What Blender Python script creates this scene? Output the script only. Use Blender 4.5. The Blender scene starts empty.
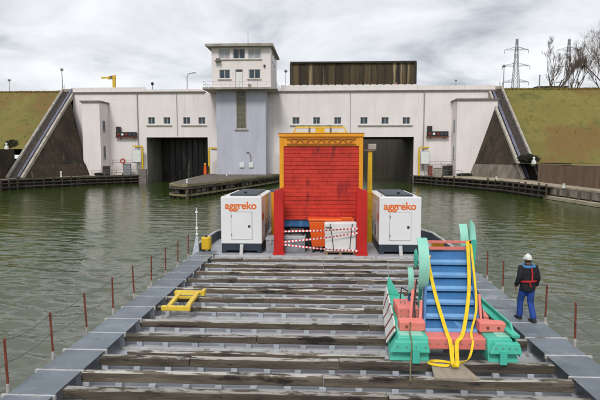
import bpy, bmesh, math, random
import numpy as np
from mathutils import Vector, Matrix, Euler, noise
R = math.radians
random.seed(7)
S = bpy.context.scene
COL = S.collection
CAMZ = 5.2
# ------------------------------------------------------------------ camera
PITCH, YAW, FPX = math.atan(43/500), math.atan(23.5/500), 500.0
cd = bpy.data.cameras.new('camera'); cam = bpy.data.objects.new('camera', cd); COL.objects.link(cam)
cd.sensor_width = 36; cd.lens = 30; cd.clip_start = 0.1; cd.clip_end = 6000
cam.location = (0, 0, CAMZ); cam.rotation_euler = (math.pi/2 - PITCH, 0, YAW)
S.camera = cam
RM = Euler(cam.rotation_euler).to_matrix()
def at(px, py, Y):
    """point at depth Y that the photograph shows at (px, py): survey helper for sizes and places"""
    d = RM @ Vector(((px-300)/FPX, (200-py)/FPX, -1.0))
    return Vector((0, 0, CAMZ)) + d*(Y/d.y)
def aX(px, Y): return at(px, 157, Y).x
def aZ(py, px, Y): return at(px, py, Y).z
# ------------------------------------------------------------------ sky, sun, exposure
SUN_EL, SUN_AZ = 50, 193          # azimuth clockwise from +Y
w = bpy.data.worlds.new('World'); S.world = w; w.use_nodes = True
nt = w.node_tree; nt.nodes.clear()
def N(t, **k):
    n = nt.nodes.new(t)
    for a, b in k.items(): setattr(n, a, b)
    return n
L = lambda a, b: nt.links.new(a, b)
out = N('ShaderNodeOutputWorld'); bg = N('ShaderNodeBackground'); bg.inputs['Strength'].default_value = 0.1
sky = N('ShaderNodeTexSky', sky_type='NISHITA'); sky.sun_disc = False
sky.sun_elevation = R(SUN_EL); sky.sun_rotation = R(SUN_AZ)
tc = N('ShaderNodeTexCoord'); sep = N('ShaderNodeSeparateXYZ'); L(tc.outputs['Generated'], sep.inputs[0])
ab = N('ShaderNodeMath', operation='ABSOLUTE'); L(sep.outputs['Z'], ab.inputs[0])
ad = N('ShaderNodeMath', operation='ADD'); L(ab.outputs[0], ad.inputs[0]); ad.inputs[1].default_value = 0.24
dx = N('ShaderNodeMath', operation='DIVIDE'); L(sep.outputs['X'], dx.inputs[0]); L(ad.outputs[0], dx.inputs[1])
dy = N('ShaderNodeMath', operation='DIVIDE'); L(sep.outputs['Y'], dy.inputs[0]); L(ad.outputs[0], dy.inputs[1])
cmb = N('ShaderNodeCombineXYZ'); L(dx.outputs[0], cmb.inputs[0]); L(dy.outputs[0], cmb.inputs[1])
n1 = N('ShaderNodeTexNoise'); n1.inputs['Scale'].default_value = 1.45; n1.inputs['Detail'].default_value = 6; n1.inputs['Roughness'].default_value = 0.56; n1.inputs['Distortion'].default_value = 0.35
L(cmb.outputs[0], n1.inputs['Vector'])
rp = N('ShaderNodeValToRGB'); L(n1.outputs['Fac'], rp.inputs[0])
e = rp.color_ramp.elements
e[0].position = 0.36; e[0].color = (0.315, 0.33, 0.36, 1)
e[1].position = 0.64; e[1].color = (0.73, 0.74, 0.755, 1)
m1 = e.new(0.5); m1.color = (0.58, 0.592, 0.61, 1)
sc = N('ShaderNodeVectorMath', operation='SCALE'); L(rp.outputs[0], sc.inputs[0]); sc.inputs['Scale'].default_value = 10.0
mx = N('ShaderNodeMix', data_type='RGBA'); mx.inputs['Factor'].default_value = 0.9
L(sky.outputs[0], mx.inputs['A']); L(sc.outputs[0], mx.inputs['B'])
L(mx.outputs['Result'], bg.inputs['Color']); L(bg.outputs[0], out.inputs[0])
sl = bpy.data.lights.new('sun', 'SUN'); sl.energy = 1.5; sl.angle = R(16); sl.color = (1.0, 0.965, 0.92)
so = bpy.data.objects.new('sun', sl); COL.objects.link(so); so.location = (0, -40, 60)
sd = Vector((math.sin(R(SUN_AZ))*math.cos(R(SUN_EL)), math.cos(R(SUN_AZ))*math.cos(R(SUN_EL)), math.sin(R(SUN_EL))))
so.rotation_euler = sd.to_track_quat('Z', 'Y').to_euler()
S.view_settings.view_transform = 'Standard'; S.view_settings.look = 'None'
S.view_settings.exposure = 0.5; S.view_settings.gamma = 1.0
try: S.view_settings.use_curve_mapping = False
except Exception: pass
# ------------------------------------------------------------------ materials
MATS = {}
def mat(name, c1, c2=None, rough=0.7, scale=3.0, stretch=(1, 1, 1), bump=0.0, bscale=None, spots=None, spot_t=0.62, spot_scale=1.2,
        spot_stretch=(1, 1, 1), metal=0.0, rnd=0.0, detail=6, spec=0.5, top=None, wave=None, coord='Object', lo=0.35, hi=0.65, world=False):
    if name in MATS: return MATS[name]
    m = bpy.data.materials.new(name); m.use_nodes = True; t = m.node_tree; t.nodes.clear()
    def n(k, **a):
        q = t.nodes.new(k)
        for i, j in a.items(): setattr(q, i, j)
        return q
    l = lambda a, b: t.links.new(a, b)
    o = n('ShaderNodeOutputMaterial'); p = n('ShaderNodeBsdfPrincipled'); l(p.outputs[0], o.inputs[0])
    p.inputs['Roughness'].default_value = rough; p.inputs['Metallic'].default_value = metal
    p.inputs['Specular IOR Level'].default_value = spec
    c2 = c2 or tuple(x*0.8 for x in c1)
    tcn = n('ShaderNodeTexCoord'); oi = n('ShaderNodeObjectInfo')
    offs = n('ShaderNodeVectorMath', operation='SCALE'); l(oi.outputs['Random'], offs.inputs[0]) if False else None
    cm = n('ShaderNodeCombineXYZ')
    rs = n('ShaderNodeMath', operation='MULTIPLY'); l(oi.outputs['Random'], rs.inputs[0]); rs.inputs[1].default_value = 37.0
    for i in range(3): l(rs.outputs[0], cm.inputs[i])
    va = n('ShaderNodeVectorMath', operation='ADD'); l(tcn.outputs[coord], va.inputs[0]); l(cm.outputs[0], va.inputs[1])
    if world:
        gp = n('ShaderNodeNewGeometry'); va = n('ShaderNodeVectorMath', operation='ADD'); l(gp.outputs['Position'], va.inputs[0])
    def nz(scale, st, detail=6, rg=0.6):
        mp = n('ShaderNodeMapping'); mp.inputs['Scale'].default_value = st; l(va.outputs[0], mp.inputs[0])
        q = n('ShaderNodeTexNoise'); q.inputs['Scale'].default_value = scale; q.inputs['Detail'].default_value = detail; q.inputs['Roughness'].default_value = rg
        l(mp.outputs[0], q.inputs['Vector']); return q
    a = nz(scale, stretch, detail)
    rg = n('ShaderNodeMapRange'); l(a.outputs['Fac'], rg.inputs[0]); rg.inputs[1].default_value = lo; rg.inputs[2].default_value = hi
    mxx = n('ShaderNodeMix', data_type='RGBA'); l(rg.outputs[0], mxx.inputs['Factor'])
    mxx.inputs['A'].default_value = (*c1, 1); mxx.inputs['B'].default_value = (*c2, 1)
    res = mxx.outputs['Result']
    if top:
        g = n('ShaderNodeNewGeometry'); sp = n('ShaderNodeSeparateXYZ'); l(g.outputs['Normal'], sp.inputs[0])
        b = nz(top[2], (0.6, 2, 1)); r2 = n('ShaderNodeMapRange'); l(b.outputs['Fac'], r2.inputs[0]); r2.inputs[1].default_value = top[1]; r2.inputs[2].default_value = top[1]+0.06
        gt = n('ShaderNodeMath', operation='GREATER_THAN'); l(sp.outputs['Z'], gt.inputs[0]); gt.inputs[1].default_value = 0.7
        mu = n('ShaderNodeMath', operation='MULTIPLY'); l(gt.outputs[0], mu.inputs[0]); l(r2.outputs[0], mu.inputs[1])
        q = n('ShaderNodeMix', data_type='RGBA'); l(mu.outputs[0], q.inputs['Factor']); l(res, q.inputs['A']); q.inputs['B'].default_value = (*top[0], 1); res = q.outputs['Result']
    if spots:
        lst = spots if isinstance(spots, list) else [spots]
        for (c, th, ssc, sst) in lst:
            b = nz(ssc, sst, 8, 0.65); r2 = n('ShaderNodeMapRange'); l(b.outputs['Fac'], r2.inputs[0]); r2.inputs[1].default_value = th; r2.inputs[2].default_value = th+0.09
            q = n('ShaderNodeMix', data_type='RGBA'); l(r2.outputs[0], q.inputs['Factor']); l(res, q.inputs['A']); q.inputs['B'].default_value = (*c, 1); res = q.outputs['Result']
    if rnd:
        hs = n('ShaderNodeHueSaturation'); r3 = n('ShaderNodeMapRange'); l(oi.outputs['Random'], r3.inputs[0]); r3.inputs[3].default_value = 1-rnd; r3.inputs[4].default_value = 1+rnd
        l(r3.outputs[0], hs.inputs['Value']); l(res, hs.inputs['Color']); res = hs.outputs['Color']
    l(res, p.inputs['Base Color'])
    if bump:
        b = nz(bscale or scale*6, stretch, 5); bn = n('ShaderNodeBump'); bn.inputs['Strength'].default_value = bump; bn.inputs['Distance'].default_value = 0.02
        hsrc = b.outputs['Fac']
        if wave:
            wv = n('ShaderNodeTexWave', bands_direction=wave[1]); wv.inputs['Scale'].default_value = wave[0]; wv.inputs['Distortion'].default_value = 0.0
            l(tcn.outputs['Object'], wv.inputs['Vector'])
            pw = n('ShaderNodeMath', operation='POWER'); l(wv.outputs['Fac'], pw.inputs[0]); pw.inputs[1].default_value = 0.15
            adn = n('ShaderNodeMath', operation='ADD'); l(pw.outputs[0], adn.inputs[0]); l(b.outputs['Fac'], adn.inputs[1]); hsrc = adn.outputs[0]
        l(hsrc, bn.inputs['Height']); l(bn.outputs[0], p.inputs['Normal'])
    MATS[name] = m
    return m
M = dict(
 facade=mat('facade', (.82, .768, .752), (.75, .695, .678), .85, .5, (1, 1, .35), .35, 6, spots=[((.66, .60, .575), .60, .8, (3, 3, .12)), ((.52, .46, .43), .68, .35, (1.3, 1.3, .5)), ((.50, .43, .39), .70, 1.4, (2.5, 2.5, .10))], wave=(.42, 'Z')),
 shaft=mat('shaft_paint', (.50, .51, .585), (.43, .44, .51), .8, .6, (1, 1, .3), .2, 6, spots=[((.40, .39, .46), .68, .8, (3, 3, .12))], wave=(.25, 'Z')),
 trim=mat('trim_dark', (.14, .12, .11), (.22, .19, .17), .8, 2),
 white=mat('white_paint', (.80, .79, .78), (.74, .73, .72), .6, 2),
 roofing=mat('roofing', (.30, .29, .27), (.22, .21, .20), .9, 1.5),
 slab=mat('concrete_slab', (.42, .39, .34), (.27, .24, .20), .9, 1.2, (1, 1, .4), .3, spots=((.16, .14, .11), .6, .9, (2, 2, .3))),
 concrete=mat('concrete', (.36, .33, .28), (.22, .20, .165), .9, .5, (1, 1, .3), .4, 5, spots=[((.10, .09, .075), .60, .5, (2.5, 2.5, .18))]),
 darkconc=mat('dark_concrete', (.062, .043, .025), (.016, .011, .007), .9, .35, (1, 1, .8), .6, 3, spots=[((.13, .105, .075), .60, .5, (2.2, 2.2, .25)), ((.060, .060, .018), .60, .45, (1, 1, .7)), ((.010, .008, .006), .60, .8, (1.5, 1.5, .3))], wave=(.35, 'Z')),
 plinth=mat('plinth_concrete', (.24, .21, .17), (.12, .10, .08), .9, .6, (1, 1, .3), .4, 5, spots=[((.40, .38, .34), .64, .5, (2, 2, .2))]),
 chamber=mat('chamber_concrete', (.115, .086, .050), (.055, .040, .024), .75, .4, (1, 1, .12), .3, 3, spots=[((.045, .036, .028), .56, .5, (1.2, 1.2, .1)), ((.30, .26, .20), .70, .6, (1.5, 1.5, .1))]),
 string=mat('stair_string', (.46, .42, .36), (.30, .27, .22), .9, 1, bump=.3, spots=((.20, .20, .08), .6, .7, (1, 1, 1))),
 step=mat('stair_step', (.10, .085, .075), (.055, .046, .04), .9, 2),
 duct=mat('stair_duct', (.15, .155, .22), (.09, .095, .135), .7, 1),
 quaytop=mat('quay_top', (.40, .34, .25), (.26, .22, .15), .95, .6, bump=.3, spots=((.13, .13, .06), .6, .4, (1, 1, 1))),
 quaywall=mat('quay_wall', (.05, .041, .031), (.022, .018, .014), .9, .7, (1, 1, .3), .4, spots=((.30, .28, .24), .64, .6, (2, 2, .3))),
 quaypanel=mat('quay_panel', (.30, .27, .23), (.13, .11, .09), .9, .9, (1, 1, .25), .4, spots=((.05, .04, .032), .56, .8, (2, 2, .25)), rnd=.3),
 moss=mat('mossy_edge', (.17, .16, .06), (.28, .25, .16), .95, .8, bump=.5, spots=((.06, .065, .02), .58, .7, (1, 1, 1))),
 islandtop=mat('island_paving', (.14, .115, .095), (.09, .075, .062), .95, .6, bump=.4, spots=((.16, .15, .06), .6, .4, (1, 1, 1))),
 fender=mat('fender_timber', (.115, .092, .068), (.05, .04, .03), .9, 1.4, (1, 1, .5), .5, spots=((.26, .24, .20), .66, 1.0, (1, 1, .4)), rnd=.35),
 ledge=mat('ledge_concrete', (.46, .40, .29), (.34, .29, .20), .9, .8, bump=.3),
 brickwall=mat('retaining_panel', (.20, .125, .08), (.13, .085, .06), .9, 1.0, (1, 1, .3), .5, spots=[((.27, .23, .19), .66, .7, (2.5, 2.5, .2)), ((.07, .05, .035), .62, .5, (1, 1, .6))], rnd=.12),
 rust=mat('rusted_gate', (.088, .060, .026), (.034, .023, .011), .8, .5, (1.6, 1.6, .10), .3, spots=[((.26, .21, .125), .56, .45, (2.2, 2.2, .10)), ((.014, .011, .008), .58, .4, (1.6, 1.6, .12))], rnd=.6),
 rustframe=mat('gate_frame', (.022, .022, .017), (.045, .035, .022), .7, 1.5),
 wetgate=mat('wet_gate', (.045, .038, .030), (.016, .014, .012), .4, .6, (1.5, 1.5, .15), .2, spots=((.30, .28, .25), .60, .4, (1.6, 1.6, .25)), rnd=.5),  # pale vertical blotches are wet reflections put into the colour
 glass=mat('window_glass', (.045, .075, .095), (.025, .04, .055), .08, 1.5),
 blind=mat('window_blind', (.42, .43, .44), (.30, .33, .36), .25, 1.5),
 brownglass=mat('strip_glazing', (.15, .145, .10), (.10, .095, .06), .3, 2, (2, 2, .3)),
 winframe=mat('window_frame', (.62, .60, .58), (.50, .48, .46), .6, 3),
 door=mat('door_paint', (.78, .78, .77), (.70, .70, .70), .6, 2),
 pipe=mat('drainpipe', (.36, .33, .33), (.27, .25, .25), .7, 2),
 black=mat('black_metal', (.014, .014, .016), (.03, .028, .028), .55, 3),
 darksteel=mat('dark_steel', (.03, .045, .065), (.02, .03, .045), .5, 2, spots=((.10, .08, .06), .66, 1.5, (1, 1, 1))),
 grey=mat('grey_steel', (.30, .31, .33), (.22, .23, .25), .55, 2),
 galv=mat('galvanised', (.33, .35, .37), (.24, .26, .28), .45, 4, metal=.4),
 yellow=mat('yellow_paint', (.72, .47, .015), (.58, .36, .012), .45, 3, spots=((.25, .15, .03), .66, 2.0, (1, 1, 1))),
 frameyellow=mat('frame_yellow', (.78, .56, .05), (.62, .42, .04), .45, 2.5, spots=((.30, .20, .05), .65, 2.2, (1, 1, 1)), bump=.1),
 strap=mat('strap_yellow', (.80, .58, .01), (.68, .46, .01), .75, 8),
 sign=mat('sign_white', (.75, .77, .75), (.65, .68, .66), .5, 2),
 redlens=mat('red_lens', (.35, .02, .015), (.22, .015, .01), .3, 3),
 lifebuoy=mat('lifebuoy_red', (.55, .03, .03), (.45, .03, .03), .5, 3),
 pole=mat('lamp_pole', (.30, .31, .32), (.22, .23, .24), .6, 3),
 pylon=mat('pylon_steel', (.25, .26, .285), (.20, .21, .23), .7, 1),
 bark=mat('bark', (.12, .092, .07), (.08, .062, .048), .95, 3),
 twig=mat('twig', (.19, .15, .12), (.13, .105, .085), .95, 1),
 bush=mat('bush_leaf', (.025, .03, .012), (.045, .042, .016), .9, 1.5, rnd=.2),
 soil=mat('soil', (.10, .085, .05), (.07, .06, .035), .95, .3),
)
def grass_mat():
    return mat('grass', (.195, .162, .040), (.135, .120, .026), .95, .08, (1, 1, 1), .35, 1.2, spots=[((.165, .102, .030), .48, .09, (1, .6, 1)), ((.088, .094, .020), .57, .14, (1, 1, 1)), ((.115, .112, .026), .55, .9, (1, 1, 1)), ((.25, .20, .09), .66, .4, (1, 1, 1))], detail=9, world=True)
M['grass'] = grass_mat()
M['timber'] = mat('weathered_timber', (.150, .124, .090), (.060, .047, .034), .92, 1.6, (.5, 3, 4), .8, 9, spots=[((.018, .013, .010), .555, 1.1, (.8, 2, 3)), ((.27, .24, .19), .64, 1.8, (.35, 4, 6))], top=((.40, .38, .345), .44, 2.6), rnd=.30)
M['deck'] = mat('deck_plate', (.43, .44, .475), (.32, .33, .36), .42, 1.2, (1, 1, 1), .15, 8, spots=[((.16, .115, .085), .61, 1.5, (.5, 1.6, 1)), ((.55, .56, .59), .58, .8, (1, 1, 1)), ((.08, .065, .055), .69, 3.2, (.6, 1.4, 1))])
M['plate'] = mat('walkway_plate', (.175, .205, .235), (.125, .15, .175), .5, 1.4, (1, 1, 1), .4, 45, spots=[((.25, .275, .30), .57, 1.1, (1, 1, 1)), ((.10, .075, .055), .65, 2.5, (1, 1, 1)), ((.07, .075, .08), .62, .9, (1, 1, 1))], rnd=.14)
M['edge'] = mat('plate_edge', (.50, .51, .52), (.38, .37, .36), .6, 4, spots=((.16, .12, .09), .58, 3, (1, 1, 1)))
M['bracket'] = mat('bracket_grey', (.46, .49, .53), (.36, .39, .43), .5, 4, rnd=.15)
M['hull'] = mat('hull_paint', (.035, .04, .05), (.05, .045, .04), .6, 1)
M['stan_red'] = mat('stanchion_red', (.24, .055, .030), (.14, .035, .022), .7, 6)
M['stan_white'] = mat('stanchion_white', (.50, .48, .46), (.34, .31, .28), .7, 6)
M['wire'] = mat('wire', (.10, .10, .10), (.16, .15, .14), .6, 6)
M['genwhite'] = mat('generator_white', (.80, .80, .80), (.76, .76, .765), .35, 1.2, spots=((.62, .61, .59), .70, .9, (2, 2, .2)))
M['orange'] = mat('logo_orange', (.80, .16, .012), (.76, .15, .012), .5, 2)
M['red'] = mat('red_paint', (.60, .018, .012), (.46, .013, .011), .45, 1.2, (1, 1, .5), .1, spots=[((.28, .015, .015), .64, 1.5, (1, 1, .4))])
M['redplank'] = mat('red_plank', (.64, .040, .016), (.46, .020, .012), .6, 1.2, (1, 1, 2), .5, 9, spots=[((.60, .10, .085), .68, 2.0, (.5, 1, 4)), ((.24, .014, .011), .57, 1.3, (1.6, 1, .6)), ((.34, .012, .012), .53, .6, (1, 1, .5))], rnd=.06, world=True)
M['oframe'] = mat('orange_frame', (.82, .36, .012), (.74, .29, .010), .45, 1.5, spots=((.42, .13, .02), .68, 1.5, (1, 1, .5)))
M['lattice'] = mat('lattice_orange', (.52, .17, .010), (.40, .12, .010), .5, 2)
M['blue'] = mat('blue_paint', (.042, .17, .38), (.034, .13, .31), .35, 2, spots=[((.14, .32, .56), .60, 1.5, (2, 1, 1)), ((.10, .055, .035), .70, 5.0, (1, 1, 1)), ((.06, .05, .045), .69, 1.6, (1, 1, .5))])
M['lightblue'] = mat('worn_blue_edge', (.16, .36, .62), (.10, .27, .54), .4, 3, (1, 1, 1))
M['teal'] = mat('teal_paint', (.075, .52, .385), (.06, .44, .32), .45, 2, bump=.08, spots=[((.10, .40, .32), .66, 2, (1, 1, 1)), ((.10, .055, .035), .70, 5.0, (1, 1, 1)), ((.06, .05, .045), .69, 1.6, (1, 1, .5))])
M['paleteal'] = mat('pale_teal_paint', (.30, .66, .53), (.24, .58, .46), .45, 2, spots=[((.40, .62, .54), .64, 2, (1, 1, 1)), ((.10, .055, .035), .70, 5.0, (1, 1, 1)), ((.06, .05, .045), .69, 1.6, (1, 1, .5))])
M['pink'] = mat('salmon_paint', (.80, .23, .19), (.72, .19, .155), .5, 2, bump=.08, spots=[((.55, .12, .10), .66, 2, (1, 1, 1)), ((.10, .055, .035), .70, 5.0, (1, 1, 1)), ((.06, .05, .045), .69, 1.6, (1, 1, .5))])
M['orangebin'] = mat('orange_bin', (.80, .12, .008), (.70, .10, .008), .45, 2)
M['bag'] = mat('white_cover', (.76, .75, .73), (.66, .65, .63), .7, 1.5, bump=.3, bscale=3)
M['pallet'] = mat('pallet_wood', (.34, .22, .11), (.22, .14, .075), .9, 3, (1, 1, 3), .3)
M['board'] = mat('plywood', (.34, .29, .22), (.24, .20, .15), .85, 2, (3, 1, 1), .3)
M['rope'] = mat('rope', (.22, .19, .10), (.14, .11, .06), .95, 20)
M['jacket'] = mat('navy_jacket', (.007, .008, .012), (.012, .013, .018), .85, 6, bump=1.0, bscale=9)
M['trouser'] = mat('blue_trousers', (.018, .070, .33), (.010, .042, .21), .85, 9, (1, 1, .5), bump=1.0, bscale=11)
M['vest'] = mat('lifejacket_blue', (.075, .20, .42), (.05, .15, .34), .7, 6)
M['harness'] = mat('harness_red', (.55, .02, .025), (.45, .018, .02), .7, 8)
M['skin'] = mat('skin', (.42, .22, .15), (.36, .18, .12), .6, 5)
M['cap'] = mat('white_cap', (.78, .78, .77), (.70, .70, .69), .5, 4)
M['shoe'] = mat('dark_shoe', (.02, .018, .016), (.035, .03, .026), .7, 5)
M['hair'] = mat('dark_hair', (.03, .02, .014), (.02, .014, .01), .8, 20)
M['pinkcoat'] = mat('pink_coat', (.55, .12, .16), (.45, .10, .13), .8, 4)
# two-tone stripes for the tape and the pontoon side
def stripe_mat(name, ca, cb, axis, period, duty=.5, rough=.6, skew=0.0, distort=0):
    m = bpy.data.materials.new(name); m.use_nodes = True; t = m.node_tree; p = t.nodes['Principled BSDF']; p.inputs['Roughness'].default_value = rough
    tcn = t.nodes.new('ShaderNodeTexCoord'); s = t.nodes.new('ShaderNodeSeparateXYZ'); t.links.new(tcn.outputs['Object'], s.inputs[0])
    mu = t.nodes.new('ShaderNodeMath'); mu.operation = 'MULTIPLY_ADD'; t.links.new(s.outputs['Z'], mu.inputs[0]); mu.inputs[1].default_value = skew; t.links.new(s.outputs[axis], mu.inputs[2])
    dv = t.nodes.new('ShaderNodeMath'); dv.operation = 'DIVIDE'; t.links.new(mu.outputs[0], dv.inputs[0]); dv.inputs[1].default_value = period
    fr = t.nodes.new('ShaderNodeMath'); fr.operation = 'FRACT'; t.links.new(dv.outputs[0], fr.inputs[0])
    g = t.nodes.new('ShaderNodeMath'); g.operation = 'GREATER_THAN'; t.links.new(fr.outputs[0], g.inputs[0]); g.inputs[1].default_value = duty
    mxx = t.nodes.new('ShaderNodeMix'); mxx.data_type = 'RGBA'; t.links.new(g.outputs[0], mxx.inputs['Factor']); mxx.inputs['A'].default_value = (*ca, 1); mxx.inputs['B'].default_value = (*cb, 1)
    t.links.new(mxx.outputs['Result'], p.inputs['Base Color']); return m
M['tape'] = stripe_mat('tape_stripes', (.60, .02, .03), (.78, .76, .74), 'X', .16, .5)
M['sidestripe'] = stripe_mat('pontoon_stripes', (.66, .68, .64), (.22, .035, .03), 'Y', .80, .80, skew=.9)
# ------------------------------------------------------------------ mesh helpers
WL = {}
class MB:
    def __init__(s): s.v = []; s.f = []
    def add(s, vs, fs):
        b = len(s.v); s.v += [Vector(q) for q in vs]; s.f += [tuple(i+b for i in f) for f in fs]; return s
    def box(s, x0, x1, y0, y1, z0, z1):
        return s.add([(x0,y0,z0),(x1,y0,z0),(x1,y1,z0),(x0,y1,z0),(x0,y0,z1),(x1,y0,z1),(x1,y1,z1),(x0,y1,z1)],
                     [(0,3,2,1),(4,5,6,7),(0,1,5,4),(1,2,6,5),(2,3,7,6),(3,0,4,7)])
    def hexa(s, bot, top):
        """bot and top: four corners each, same order"""
        return s.add(list(bot)+list(top), [(0,3,2,1),(4,5,6,7),(0,1,5,4),(1,2,6,5),(2,3,7,6),(3,0,4,7)])
    def prism(s, poly, z0, z1):
        n = len(poly); return s.add([(x,y,z0) for x,y in poly]+[(x,y,z1) for x,y in poly],
            [tuple(range(n-1,-1,-1)), tuple(range(n,2*n))]+[(i,(i+1)%n,n+(i+1)%n,n+i) for i in range(n)])
    def extrude(s, poly3, d):
        n = len(poly3); d = Vector(d); return s.add([Vector(q) for q in poly3]+[Vector(q)+d for q in poly3],
            [tuple(range(n-1,-1,-1)), tuple(range(n,2*n))]+[(i,(i+1)%n,n+(i+1)%n,n+i) for i in range(n)])
    def bar(s, a, b, wd, h, up=(0,0,1)):
        a, b = Vector(a), Vector(b); d = (b-a).normalized(); u = Vector(up)
        if abs(d.dot(u)) > .98: u = Vector((0,1,0))
        r = d.cross(u).normalized()*wd/2; u2 = r.cross(d).normalized()*h/2
        return s.hexa([a-r-u2, a+r-u2, b+r-u2, b-r-u2], [a-r+u2, a+r+u2, b+r+u2, b-r+u2])
    def tube(s, pts, rad, n=8, cap=True, sq=1.0):
        pts = [Vector(p) for p in pts]; rad = rad if isinstance(rad, (list, tuple)) else [rad]*len(pts)
        b = len(s.v); pr = None
        for i, p in enumerate(pts):
            d = (pts[min(i+1,len(pts)-1)]-pts[max(i-1,0)]).normalized()
            if pr is None: pr = d.orthogonal().normalized()
            pr = (pr - d*pr.dot(d)).normalized(); q = d.cross(pr)
            for k in range(n):
                a = 2*math.pi*k/n; s.v.append(p+(pr*math.cos(a)+q*math.sin(a)*sq)*rad[i])
        for i in range(len(pts)-1):
            for k in range(n):
                s.f.append((b+i*n+k, b+i*n+(k+1)%n, b+(i+1)*n+(k+1)%n, b+(i+1)*n+k))
        if cap:
            s.f.append(tuple(b+k for k in range(n-1,-1,-1))); e_ = b+(len(pts)-1)*n; s.f.append(tuple(e_+k for k in range(n)))
        return s
    def loft(s, rings, cap=True):
        """rings: list of (centre, rx, ry) horizontal ellipses"""
        n = 14; b = len(s.v)
        for (c, rx, ry) in rings:
            for k in range(n):
                a = 2*math.pi*k/n; s.v.append(Vector(c)+Vector((rx*math.cos(a), ry*math.sin(a), 0)))
        for i in range(len(rings)-1):
            for k in range(n): s.f.append((b+i*n+k, b+i*n+(k+1)%n, b+(i+1)*n+(k+1)%n, b+(i+1)*n+k))
        if cap:
            s.f.append(tuple(b+k for k in range(n-1,-1,-1))); e_ = b+(len(rings)-1)*n; s.f.append(tuple(e_+k for k in range(n)))
        return s
    def ball(s, c, r, nu=12, nv=8):
        c = Vector(c); r = r if isinstance(r, (tuple, list)) else (r, r, r); b = len(s.v)
        s.v.append(c+Vector((0,0,-r[2])))
        for i in range(1, nv):
            ph = -math.pi/2+math.pi*i/nv
            for k in range(nu):
                a = 2*math.pi*k/nu; s.v.append(c+Vector((r[0]*math.cos(ph)*math.cos(a), r[1]*math.cos(ph)*math.sin(a), r[2]*math.sin(ph))))
        s.v.append(c+Vector((0,0,r[2]))); tp = len(s.v)-1
        for k in range(nu): s.f.append((b, b+1+(k+1)%nu, b+1+k))
        for i in range(nv-2):
            for k in range(nu): s.f.append((b+1+i*nu+k, b+1+i*nu+(k+1)%nu, b+1+(i+1)*nu+(k+1)%nu, b+1+(i+1)*nu+k))
        for k in range(nu): s.f.append((b+1+(nv-2)*nu+k, b+1+(nv-2)*nu+(k+1)%nu, tp))
        return s
    def ribbon(s, pts, wd, side, th=.012):
        """flat strap along pts; side = direction(s) of its width"""
        pts = [Vector(p) for p in pts]
        for i in range(len(pts)-1):
            pass
        b = len(s.v)
        for i, p in enumerate(pts):
            d = (pts[min(i+1,len(pts)-1)]-pts[max(i-1,0)]).normalized(); sd_ = Vector(side[i] if isinstance(side, list) else side)
            sd_ = (sd_-d*sd_.dot(d)).normalized(); nn = d.cross(sd_).normalized()
            s.v += [p-sd_*wd/2-nn*th/2, p+sd_*wd/2-nn*th/2, p+sd_*wd/2+nn*th/2, p-sd_*wd/2+nn*th/2]
        for i in range(len(pts)-1):
            for k in range(4): s.f.append((b+i*4+k, b+i*4+(k+1)%4, b+(i+1)*4+(k+1)%4, b+(i+1)*4+k))
        s.f.append((b,b+3,b+2,b+1)); e_ = b+(len(pts)-1)*4; s.f.append((e_,e_+1,e_+2,e_+3))
        return s
    def mesh(s, name, org=Vector((0,0,0)), smooth=False):
        me = bpy.data.meshes.new(name); me.from_pydata([tuple(v-org) for v in s.v], [], s.f)
        bm = bmesh.new(); bm.from_mesh(me); bmesh.ops.recalc_face_normals(bm, faces=bm.faces); bm.to_mesh(me); bm.free()
        if smooth: me.polygons.foreach_set('use_smooth', [True]*len(me.polygons))
        return me
    def build(s, name, m, parent=None, bevel=0, smooth=False, org=None, kind=None):
        if parent is not None: o_ = WL[parent]
        elif org is not None: o_ = Vector(org)
        else:
            xs = [v.x for v in s.v]; ys = [v.y for v in s.v]; o_ = Vector(((min(xs)+max(xs))/2, (min(ys)+max(ys))/2, min(v.z for v in s.v)))
        o = bpy.data.objects.new(name, s.mesh(name, o_, smooth)); COL.objects.link(o); WL[o] = o_
        if parent is not None: o.parent = parent
        else: o.location = o_
        if m: o.data.materials.append(M[m] if isinstance(m, str) else m)
        if bevel:
            bv = o.modifiers.new('bevel', 'BEVEL'); bv.width = bevel; bv.segments = 2; bv.limit_method = 'ANGLE'
        if kind: o['kind'] = kind
        return o
def tag(o, label, cat, group=None):
    o['label'] = label; o['category'] = cat
    if group: o['group'] = group
    return o
def thing(name, loc, label, cat, group=None):
    o = bpy.data.objects.new(name, None); COL.objects.link(o); o.location = loc; o.empty_display_size = .3; WL[o] = Vector(loc)
    return tag(o, label, cat, group)
def struct(o): o['kind'] = 'structure'; return o
def place(name, me, m, parent, loc, rot=(0,0,0), scale=None):
    """a part with shared mesh data at a world place"""
    o = bpy.data.objects.new(name, me); COL.objects.link(o); o.parent = parent; o.location = Vector(loc)-WL[parent]; o.rotation_euler = rot
    if scale: o.scale = scale
    if not me.materials: me.materials.append(M[m])
    WL[o] = Vector(loc); return o
def copy_tree(o, parent=None):
    c = o.copy(); COL.objects.link(c); c.parent = parent; WL[c] = WL.get(o, Vector())
    for ch in list(o.children): copy_tree(ch, c)
    return c
B = lambda *a: MB().box(*a)
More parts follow.
